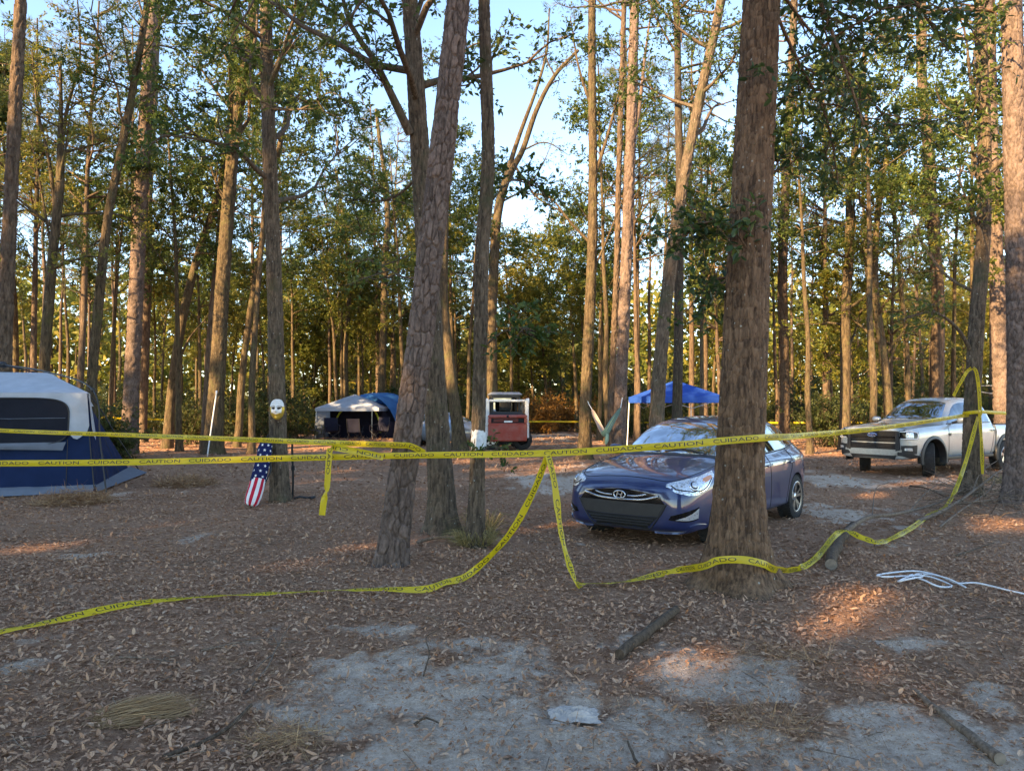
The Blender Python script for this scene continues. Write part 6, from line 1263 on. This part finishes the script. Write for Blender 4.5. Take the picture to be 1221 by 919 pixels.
tape('tape wound tightly across the tape hung trunk above the pickup fender', [(A3(1148, 493, 13.25), UP), (A3(1156, 492, 13.02), UP), (A3(1166, 491, 13.02), UP), (A3(1174, 491, 13.2), UP), (A3(1230, 494, 14.5), UP), (A3(1300, 496, 16), UP)], seed=8, wob=.004, letters=False)
tape('far caution tape strung along the shrubs behind the tents', [(A3(90, 496, 34), UP), (A3(160, 499, 35), UP), (A3(260, 501.5, 36), UP), (A3(372, 503, 38), UP), (A3(470, 505, 40), UP)], letters=False, seed=9, width=.085)
tape('far caution tape strung along the shrubs beyond the loader and hatchback', [(A3(560, 504, 40), UP), (A3(640, 502.5, 40), UP), (A3(715, 503, 40), UP), (A3(820, 504, 39), UP), (A3(915, 504, 38), UP), (A3(1035, 503, 36), UP), (A3(1120, 500, 35), UP)], letters=False, seed=10, width=.085)

# ------------------------------------------------------------------ things hung on and leaned against trunks
def face_mask():
    c = at(331, 488, 12.24); root = thing('face_mask', 'white painted face mask with gold chin hung on the lichen spotted oak', 'mask', c, 0)
    nu, nv = 29, 37; U, V = np.meshgrid(np.linspace(-1, 1, nu), np.linspace(-1, 1, nv)); hw, hh = .122, .168
    wid = np.where(V > 0, np.sqrt(np.clip(1 - V ** 2 * .98, .02, 1)) ** .7, np.sqrt(np.clip(1 - (V * .98) ** 2, .02, 1)) ** 1.05)
    X = U * wid * hw; Z = V * hh; Y = -.085 * np.sqrt(np.clip(1 - U ** 2 * .92, 0, 1)) * (1 - .35 * np.abs(V) ** 3)
    g = lambda x, z, sx, sz: np.exp(-((X / hw - x) / sx) ** 2 - ((V - z) / sz) ** 2)
    Y -= .036 * g(0, -.08, .16, .22) + .020 * g(0, -.18, .22, .09) + .012 * g(0, .1, .14, .25)
    for s in (-1, 1): Y += .022 * g(s * .36, .10, .22, .10); Y -= .010 * g(s * .40, .26, .3, .07); Y -= .012 * g(s * .45, -.2, .25, .22)
    Y -= .016 * g(0, -.46, .26, .06) + .012 * g(0, -.56, .22, .05); Y += .008 * g(0, -.51, .3, .02); Y -= .014 * g(0, -.82, .3, .14)
    Gd = np.stack([X, Y, Z], -1); fcs = gridfaces(nv, nu); ctr = Gd.reshape(-1, 3)[fcs].mean(1); cu = (X / hw).ravel()[fcs].mean(1); cv = V.ravel()[fcs].mean(1)
    eye = np.zeros(len(fcs), bool)
    for s in (-1, 1): eye |= (((cu - s * .38) / .27) ** 2 + ((cv - .10 - .04 * s * cu) / .10) ** 2) < 1
    gold = (cv < -.42 + .16 * np.abs(cu)) | ((np.abs(cu) > .68) & (cv < .25)); gold &= ~((np.abs(cu) < .2) & (cv > -.44))
    brow = np.zeros(len(fcs), bool)
    for s in (-1, 1): brow |= (np.abs(cv - .27 - .1 * (1 - ((cu * s - .4) / .4) ** 2) + .05) < .03) & (cu * s > .08) & (cu * s < .8)
    lips = (np.abs(cv + .51) < .08) & (np.abs(cu) < .2)
    mi = np.where(eye, 2, np.where(lips, 1, np.where(brow, 2, np.where(gold, 1, 0)))).astype(int)
    mb = MB(); V3 = Gd.reshape(-1, 3)
    for m in range(3): mb.add(V3, fcs[mi == m], m, True)
    me_ = mb.build('face', [plain('mask_white', (.72, .70, .66), .35, 0, .15, 20), plain('mask_gold', (.55, .36, .06), .35, .5, .25, 25), MT['ink']], root)
    mb = MB(); mb.tube([(-.11, -.01, .06), (-.12, .10, .07), (0, .34, .08), (.12, .10, .07), (.11, -.01, .06)], .004, 5); mb.build('strap', MT['ink'], root)
face_mask()
def flag_bag():
    b = gpt(299, 604); t = at(318, 524, 12.28); root = thing('flag_chair_bag', 'stars and stripes folded chair bag leaning against the mask oak', 'bag', (b.x, b.y, b.z), 0)
    ax = np.array(t) - np.array(b); L_ = np.linalg.norm(ax); n = 40; sg = 28; q = np.linspace(0, 1, n)
    rad = .115 * np.interp(q, [0, .03, .12, .5, .85, .95, 1], [.62, .9, 1.0, 1.0, .9, .72, .15]); P = q[:, None] * ax[None]; P[:, 2] += .03 + .0 * q; P[:, 0] += .03 * np.sin(q * 3.1)
    T, Nn, B = frames(P); th = np.linspace(0, 2 * math.pi, sg, endpoint=False); rr = rad[:, None] * (1 + .10 * (fbm(q[:, None] * 6, np.cos(th)[None] + 2, 5, 3) - .5) * 2)
    Gd = P[:, None] + rr[..., None] * (np.cos(th)[None, :, None] * Nn[:, None] * 1.1 + np.sin(th)[None, :, None] * B[:, None] * .8)
    V3 = Gd.reshape(-1, 3); fc = gridfaces(n, sg, True); fi = fc[:, 0] // sg; fj = fc[:, 0] % sg
    # stripes run lengthwise on the foot, the star field covers the upper part
    edge = 12 + (np.cos(fj / sg * 6.283 + 1.2) * 3).astype(int); red = ((fj // 2) % 2 == 0)
    mi = np.where(fi > edge, 0, np.where(red, 1, 2)); mb = MB()
    for m in range(3): mb.add(V3, fc[mi == m], m, True)
    cl = mb.build('bag_cloth', [fabric('flag_navy', (.012, .018, .075), .8, .05), fabric('flag_red', (.55, .02, .045), .8, .05), fabric('flag_white', (.78, .77, .76), .8, .05)], root)
    st = MB(); k = 0
    for i in range(16, n - 2, 3):
        for j in range((k % 2) * 2, sg, 4):
            c = Gd[i, j]; nn = unit(Gd[i, j] - P[i]); a = unit(np.cross(nn, T[i])); bb = T[i]; pts = []
            for s in range(10):
                r_ = .027 if s % 2 == 0 else .0115; an = s * math.pi / 5; pts.append(c + nn * .004 + (bb * math.cos(an) + a * math.sin(an)) * r_)
            pts.append(c + nn * .006); st.faces(pts, [(s, (s + 1) % 10, 10) for s in range(10)])
        k += 1
    st.build('star_print', MT['flag_white'], cl)
    mb = MB(); mb.tube([P[-1] + [0, 0, .0], P[-1] + [.02, .02, .06], P[-1] + [.05, .03, .03]], .008, 6); mb.tube([P[4] + [.08, 0, .0], P[20] + [.16, .02, 0], P[-4] + [.06, 0, 0]], .012, 6); mb.build('carry_strap', MT['ink'], root)
flag_bag()
def stake():
    a = gpt(247, 544); b = at(258, 469, 24.2); root = thing('white_stake', 'thin white stake leaning against the broad dark oak', 'stake', tuple(a), 0); v = np.array(b) - np.array(a)
    mb = MB(); mb.tube([(0, 0, -.02), tuple(v * .5), tuple(v)], [.024, .022, .02], 8); mb.build('shaft', MT['white_line'], root)
    mb = MB(); mb.tube([tuple(v), tuple(v * 1.02 + np.array([0, 0, .05]))], [.032, .03], 8); mb.build('cap', MT['drl'], root)
stake()
def rod():
    b = gpt(346, 597); root = thing('black_strap', 'narrow black strap hanging down the back edge of the mask oak', 'strap', (b.x + .0, b.y + .12, b.z), 0)
    mb = MB()
    for z0, z1 in ((.0, 1.0),): mb.grid(np.array([[(-.018 + .01 * math.sin(z * 5), 0, z), (.018 + .01 * math.sin(z * 5), .004, z)] for z in np.linspace(z0, z1, 14)]))
    mb.build('webbing', MT['ink'], root); mb = MB(); mb.box((.01, -.008, .55), (.06, .02, .08), 0, bev=.006); mb.build('buckle', MT['black_plastic'], root)
    mb = MB(); P, _ = spline([(.02, 0, .02), (.12, .02, .05), (.25, .05, .03), (.38, .02, .05), (.33, -.05, .03)], .04); mb.tube(P, .022, 6); mb.build('loose_end', MT['ink'], root)
rod()
def paint_blotch():
    c = at(571, 524, 8.3); root = None
    P = []; n = 13; th = np.linspace(math.radians(170), math.radians(350), n); mb = MB(); rr = .088
    Gd = []
    for k, z in enumerate(np.linspace(-1, 1, 9)):
        row = []
        for j, a in enumerate(th): row.append((rr * math.cos(a), rr * math.sin(a), z * .095 * (.75 + .5 * vnoise(j * .8, 3.3, 8)) + .02 * (vnoise(j * .9, k * .1, 9) - .5)))
        Gd.append(row)
    mb.grid(np.array(Gd)); o = mb.build('paint_blotch', plain('white_paint', (.62, .64, .64), .8, 0, .25, 30, .008, 50)); o.location = c; tag(o, 'rough white paint blotch daubed round the slim oak', 'paint mark')
paint_blotch()
def hammock():
    a = np.array(at(706, 488, 22.15)); b = np.array(at(740, 486, 21.3)); root = thing('hammock', 'striped hammock slung between the golden oak and the dark reddish pine', 'hammock', (0, 0, 0), 0); c = (a + b) / 2; root.location = c * [1, 1, 0]
    lo = np.array(at(721, 521, 21.8)); n = 30; t = np.linspace(0, 1, n); P, _ = spline([a, a * .55 + lo * .45 + [-.03, 0, -.03], lo, b * .55 + lo * .45 + [.02, 0, -.03], b], n=8); P = poly_resample(P, n) - np.array(root.location)
    T = unit(np.gradient(P, axis=0)); side = unit(np.cross(T, [0, 0, 1.])); w = .04 + .15 * np.sin(np.pi * t) ** .7; u = np.linspace(-1, 1, 11)
    Gd = P[:, None] + side[:, None] * (u[None] * w[:, None] * .8)[..., None] + np.array([0, 0, 1.])[None, None] * (.16 * (u ** 2)[None] * np.sin(np.pi * t)[:, None])[..., None]
    fc = gridfaces(n, 11); fi = fc[:, 0] // 11; fj = fc[:, 0] % 11; mi = np.where(fi < 13, np.where(fj % 2, 0, 1), np.where(fi < 17, 2, np.where(fj % 2, 3, 2))); mb = MB(); V3 = Gd.reshape(-1, 3)
    for m in range(4): mb.add(V3, fc[mi == m], m, True)
    mb.build('hammock_cloth', [fabric('ham_peach', (.62, .36, .24)), fabric('ham_cream', (.6, .52, .42)), fabric('ham_green', (.25, .38, .28)), fabric('ham_teal', (.10, .22, .26))], root)
    for q, d in ((P[0], np.array(at(699, 475, 22.4)) - np.array(root.location)), (P[-1], np.array(at(742, 474, 21.75)) - np.array(root.location))):
        mb = MB(); mb.tube([q, q * .5 + d * .5 + [0, 0, -.02], d], .012, 5); mb.build('rope', MT['white_line'], root)
    mb = MB(); m_ = P[15]; mb.tube([m_ + [0, -.1, .05], m_ + [-.02, -.14, -.12], m_ + [-.05, -.12, -.25]], [.05, .06, .03], 8); mb.build('loose_cover', MT['ham_green'], root)
hammock()
def grass_tuft(px, py, n, h, label, mat='grass_tuft', r=.2):
    c = gpt(px, py); mb = MB(); a = R.uniform(0, 6.28, n); rr = r * np.sqrt(R.uniform(0, 1, n)); P = np.stack([rr * np.cos(a), rr * np.sin(a), np.zeros(n)], -1)
    D = unit(np.stack([np.cos(a) * .7, np.sin(a) * .7, R.uniform(.5, 1.6, n)], -1) + R.normal(0, .25, (n, 3))); L_ = R.uniform(.5, 1.2, n) * h; seg = []
    S = unit(np.cross(D, rdir(n))) * .004
    mid = P + D * (L_ * .55)[:, None]; end = mid + unit(D * [1, 1, .15] + [0, 0, -.25]) * (L_ * .5)[:, None]
    v = np.stack([P - S, P + S, mid + S * .8, mid - S * .8, end], 1); b = (np.arange(n) * 5)[:, None]
    mb.add(v.reshape(-1, 3), b + np.array([[0, 1, 2, 3]]), 0, False); mb.add(np.zeros((0, 3)), np.zeros((0, 4), int))
    mb.f.append((b + np.array([[3, 2, 4]]), 0, False)); o = mb.build('grass_tuft', MT[mat]); o.location = c; return tag(o, label, 'grass')
grass_tuft(566, 655, 420, .34, 'dry green grass tuft growing round the foot of the slim oak', r=.16)
grass_tuft(576, 640, 160, .55, 'tall wispy grass standing right against the slim oak', r=.10)
grass_tuft(1185, 575, 160, .35, 'wispy grass between the tape hung trunk and the stout reddish pine', r=.35)
grass_tuft(1108, 562, 60, .22, 'small grass tuft beside the turned front wheel of the pickup', r=.12)

# ------------------------------------------------------------------ logs, sticks, rope
def stick(name, label, pts, r, cat='stick', mat='bark_dead', taper=.5, sub=(), seg=9, endcap=False, side=0):
    P = [np.array(p) for p in pts]; base = P[0].copy(); root = thing(name, label, cat, tuple(base)); Q, par = spline([p - base for p in P], .05); n = len(Q); L_ = np.linspace(0, 1, n)
    rad = np.interp(L_, [0, 1], [r, r * taper]) * (1 + .25 * (fbm(L_ * 14, L_ * 0 + r * 100, 3, 3) - .5)); mb = MB(); Q = Q + (np.stack([fbm(L_ * 9, L_ * 0, 7, 2), fbm(L_ * 9, L_ * 0 + 4, 8, 2), L_ * 0 + .5], -1) - .5) * r * .9
    mb.tube(Q, rad, seg); mb.build('wood', MT[mat], root)
    if endcap:
        m2 = MB(); T = unit(Q[0] - Q[1]); a = unit(np.cross(T, [0, 0, 1.])); b = np.cross(T, a); th = np.linspace(0, 6.283, 16, endpoint=False)
        m2.grid(np.array([[Q[0] + T * .006 + (a * math.cos(q) + b * math.sin(q)) * rad[0] * k for q in th] for k in (.93, .5, .02)]), 0, True, True); m2.build('cut_end', plain('cut_wood', (.22, .17, .125), .9, 0, .3, 40) if 'cut_wood' not in MT else MT['cut_wood'], root)
    for sb in sub:
        m3 = MB(); q, _ = spline([np.array(p) - base for p in sb[0]], .05); m3.tube(q, np.linspace(sb[1], sb[1] * .4, len(q)), 6); m3.build('side_twig', MT[mat], root)
    return root
g = lambda px, py, h: Gp(px, py, h)
stick('fallen_log', 'short dark bark covered log in front of the massive oak', [g(738, 786, .035), g(762, 772, .045), g(785, 755, .05), g(805, 738, .045)], .036, 'log', 'bark_log', .85)
stick('fallen_pole', 'long bare brown pole lying on the sand away from the massive oak', [g(1190, 908, .03), g(1160, 882, .03), g(1122, 852, .028), g(1088, 826, .02)], .028, 'log', 'bark_dead', .45, endcap=True)
stick('fallen_branch', 'dark thin curved branch lying on leaves beside the blond straw tuft', [g(195, 912, .02), g(235, 893, .022), g(272, 873, .03), g(299, 851, .045)], .011, 'branch', 'bark_log', .8)
stick('fallen_branch', 'pale forked twig at the edge of the pale sand', [g(293, 826, .02), g(318, 805, .03), g(330, 783, .05), g(345, 758, .06)], .007, 'branch', 'bark_dead', .5, [([g(326, 790, .04), g(312, 800, .04), g(298, 815, .03)], .005), ([g(333, 780, .05), g(326, 772, .07), g(330, 764, .05)], .004)])
stick('fallen_branch', 'straight pale stick lying flat on the leaf litter', [g(142, 792, .02), g(175, 793, .022), g(212, 793, .02)], .007, 'branch', 'bark_dead', .5)
stick('fallen_branch', 'thin grey stick behind the blond straw tuft', [g(240, 783, .02), g(280, 777, .03), g(310, 770, .02)], .006, 'branch', 'bark_dead', .6)
stick('fallen_branch', 'fine crooked twig standing on pale sand', [g(505, 808, .02), g(512, 795, .08), g(508, 785, .11), g(525, 770, .10)], .005, 'branch', 'bark_log', .5, [([g(512, 797, .06), g(522, 792, .10)], .003)])
stick('fallen_branch', 'thin dark stick stuck at the sandy front edge near the plastic scrap', [g(770, 918, .012), g(757, 898, .02), g(748, 880, .02)], .009, 'branch', 'bark_log', .6)
stick('fallen_branch', 'long grey root like branch between the leaning pine and the slim oak', [g(497, 652, .03), g(520, 650, .05), g(545, 652, .05), g(570, 660, .02)], .022, 'branch', 'bark_dead', .5)
stick('fallen_branch', 'dark curved stick on sand left of the plastic scrap', [g(494, 862, .014), g(508, 857, .03), g(524, 858, .014)], .008, 'branch', 'bark_log', .5)
stick('cut_log', 'cut log with its round sawn end under the slack tape', [g(990, 681, .06), g(997, 664, .07), g(1006, 648, .08), g(1016, 636, .08)], .058, 'log', 'bark_log', .8, endcap=True)
stick('fallen_branch', 'long grey limb lying from the cut log towards the tape hung trunk', [g(1008, 646, .12), g(1035, 634, .15), g(1062, 628, .14), g(1090, 616, .10), g(1120, 607, .10), g(1150, 594, .18)], .030, 'branch', 'bark_dead', .35, [([g(1040, 632, .15), g(1045, 612, .35), g(1060, 606, .4)], .010), ([g(1085, 618, .12), g(1110, 600, .25), g(1135, 592, .3)], .010)])
stick('fallen_branch', 'pale branching limb among the twig pile by the stout pine', [g(1092, 628, .05), g(1125, 618, .10), g(1160, 602, .22), g(1185, 590, .35), g(1205, 580, .45)], .028, 'branch', 'bark_dead', .3, [([g(1140, 612, .15), g(1165, 612, .18), g(1190, 602, .1)], .012), ([g(1160, 602, .22), g(1170, 590, .4), g(1190, 578, .5)], .012), ([g(1185, 590, .35), g(1205, 600, .3), g(1225, 606, .2)], .010)])
stick('fallen_branch', 'thin pale branch crossing the twig pile by the stout pine', [g(1120, 634, .03), g(1150, 616, .12), g(1178, 600, .2), g(1190, 584, .3)], .016, 'branch', 'bark_dead', .4, [([g(1160, 610, .14), g(1180, 614, .12), g(1205, 616, .05)], .008)])
stick('fallen_branch', 'dark thin branch lying on the sandy track in front of the pickup', [g(1085, 582, .03), g(1105, 588, .08), g(1128, 596, .06), g(1150, 600, .03)], .018, 'branch', 'bark_log', .4)
stick('fallen_branch', 'dark stick on the litter near the twig pile', [g(1140, 668, .02), g(1160, 660, .03), g(1185, 650, .02)], .010, 'branch', 'bark_log', .5)
random.seed(77)
mb = MB()
for k in range(120):
    px = random.gauss(1180, 32); py = random.gauss(600, 12); p = np.array(g(px, py, random.uniform(.02, .2))); d = unit(np.array([random.uniform(-1, 1), random.uniform(-.6, .6), random.uniform(-.15, .35)])); L_ = random.uniform(.25, .9)
    mb.tube([p, p + d * L_ * .5 + [0, 0, random.uniform(-.04, .06)], p + d * L_], [random.uniform(.004, .009), .005, .003], 4, cap=False)
tag(mb.build('brush_pile', MT['bark_dead']), 'tangle of fine dead twigs between the tape hung trunk and stout pine', 'brush', kind='stuff')
mb = MB()
for k in range(260):
    y = random.uniform(2.4, 11); x = random.uniform(-.75, .75) * y; z = float(gfull(np.array([x]), np.array([y]))[0]) + .015; a = random.uniform(0, 6.28); L_ = random.uniform(.06, .28)
    d = np.array([math.cos(a), math.sin(a), random.uniform(-.02, .12)]); p = np.array([x, y, z]); mb.tube([p, p + d * L_ * .5 + [random.uniform(-.02, .02), 0, .006], p + d * L_], [.0035, .003, .002], 4, cap=False)
tag(mb.build('scattered_twigs', MT['bark_dead']), 'many tiny twigs strewn through the leaf litter', 'twigs', kind='stuff')
def rope():
    root = thing('white_rope', 'loosely coiled white rope with one end trailing across the leaves', 'rope', tuple(gpt(1090, 695)), 0); b = np.array(root.location)
    pts = [(1240, 716), (1200, 708), (1165, 701), (1140, 698), (1118, 691), (1092, 687), (1065, 688), (1046, 693), (1056, 697), (1080, 692), (1100, 694), (1082, 701), (1070, 700), (1090, 693), (1112, 696), (1135, 703), (1120, 706), (1100, 701), (1085, 690), (1105, 690), (1130, 697), (1152, 703)]
    P, _ = spline([np.array(g(x, y, .022 + .012 * (i % 3))) - b for i, (x, y) in enumerate(pts)], .03); mb = MB(); mb.tube(P, .0085, 7); mb.build('cord', plain('rope_white', (.74, .73, .72), .8, 0, .15, 80, .003, 200), root)
rope()
def scrap():
    c = g(684, 850, .02); mb = MB(); U, V = np.meshgrid(np.linspace(-1, 1, 26), np.linspace(-1, 1, 20)); env = np.clip(1 - (U ** 2 + V ** 2) * .8, 0, 1)
    X = U * .13 + .03 * (fbm(U * 3, V * 3, 3, 3) - .5); Y = V * .10 + .03 * (fbm(U * 3 + 5, V * 3, 4, 3) - .5); Z = -.012 + env * (.02 + .065 * np.abs(fbm(U * 4, V * 4, 6, 4) - .3))
    mb.grid(np.stack([X, Y, Z], -1), 0, False); o = mb.build('plastic_scrap', plain('pale_plastic', (.40, .34, .29), .8, 0, .25, 20)); o.location = c; tag(o, 'crumpled pale plastic scrap half sunk in the sand', 'litter')
scrap()
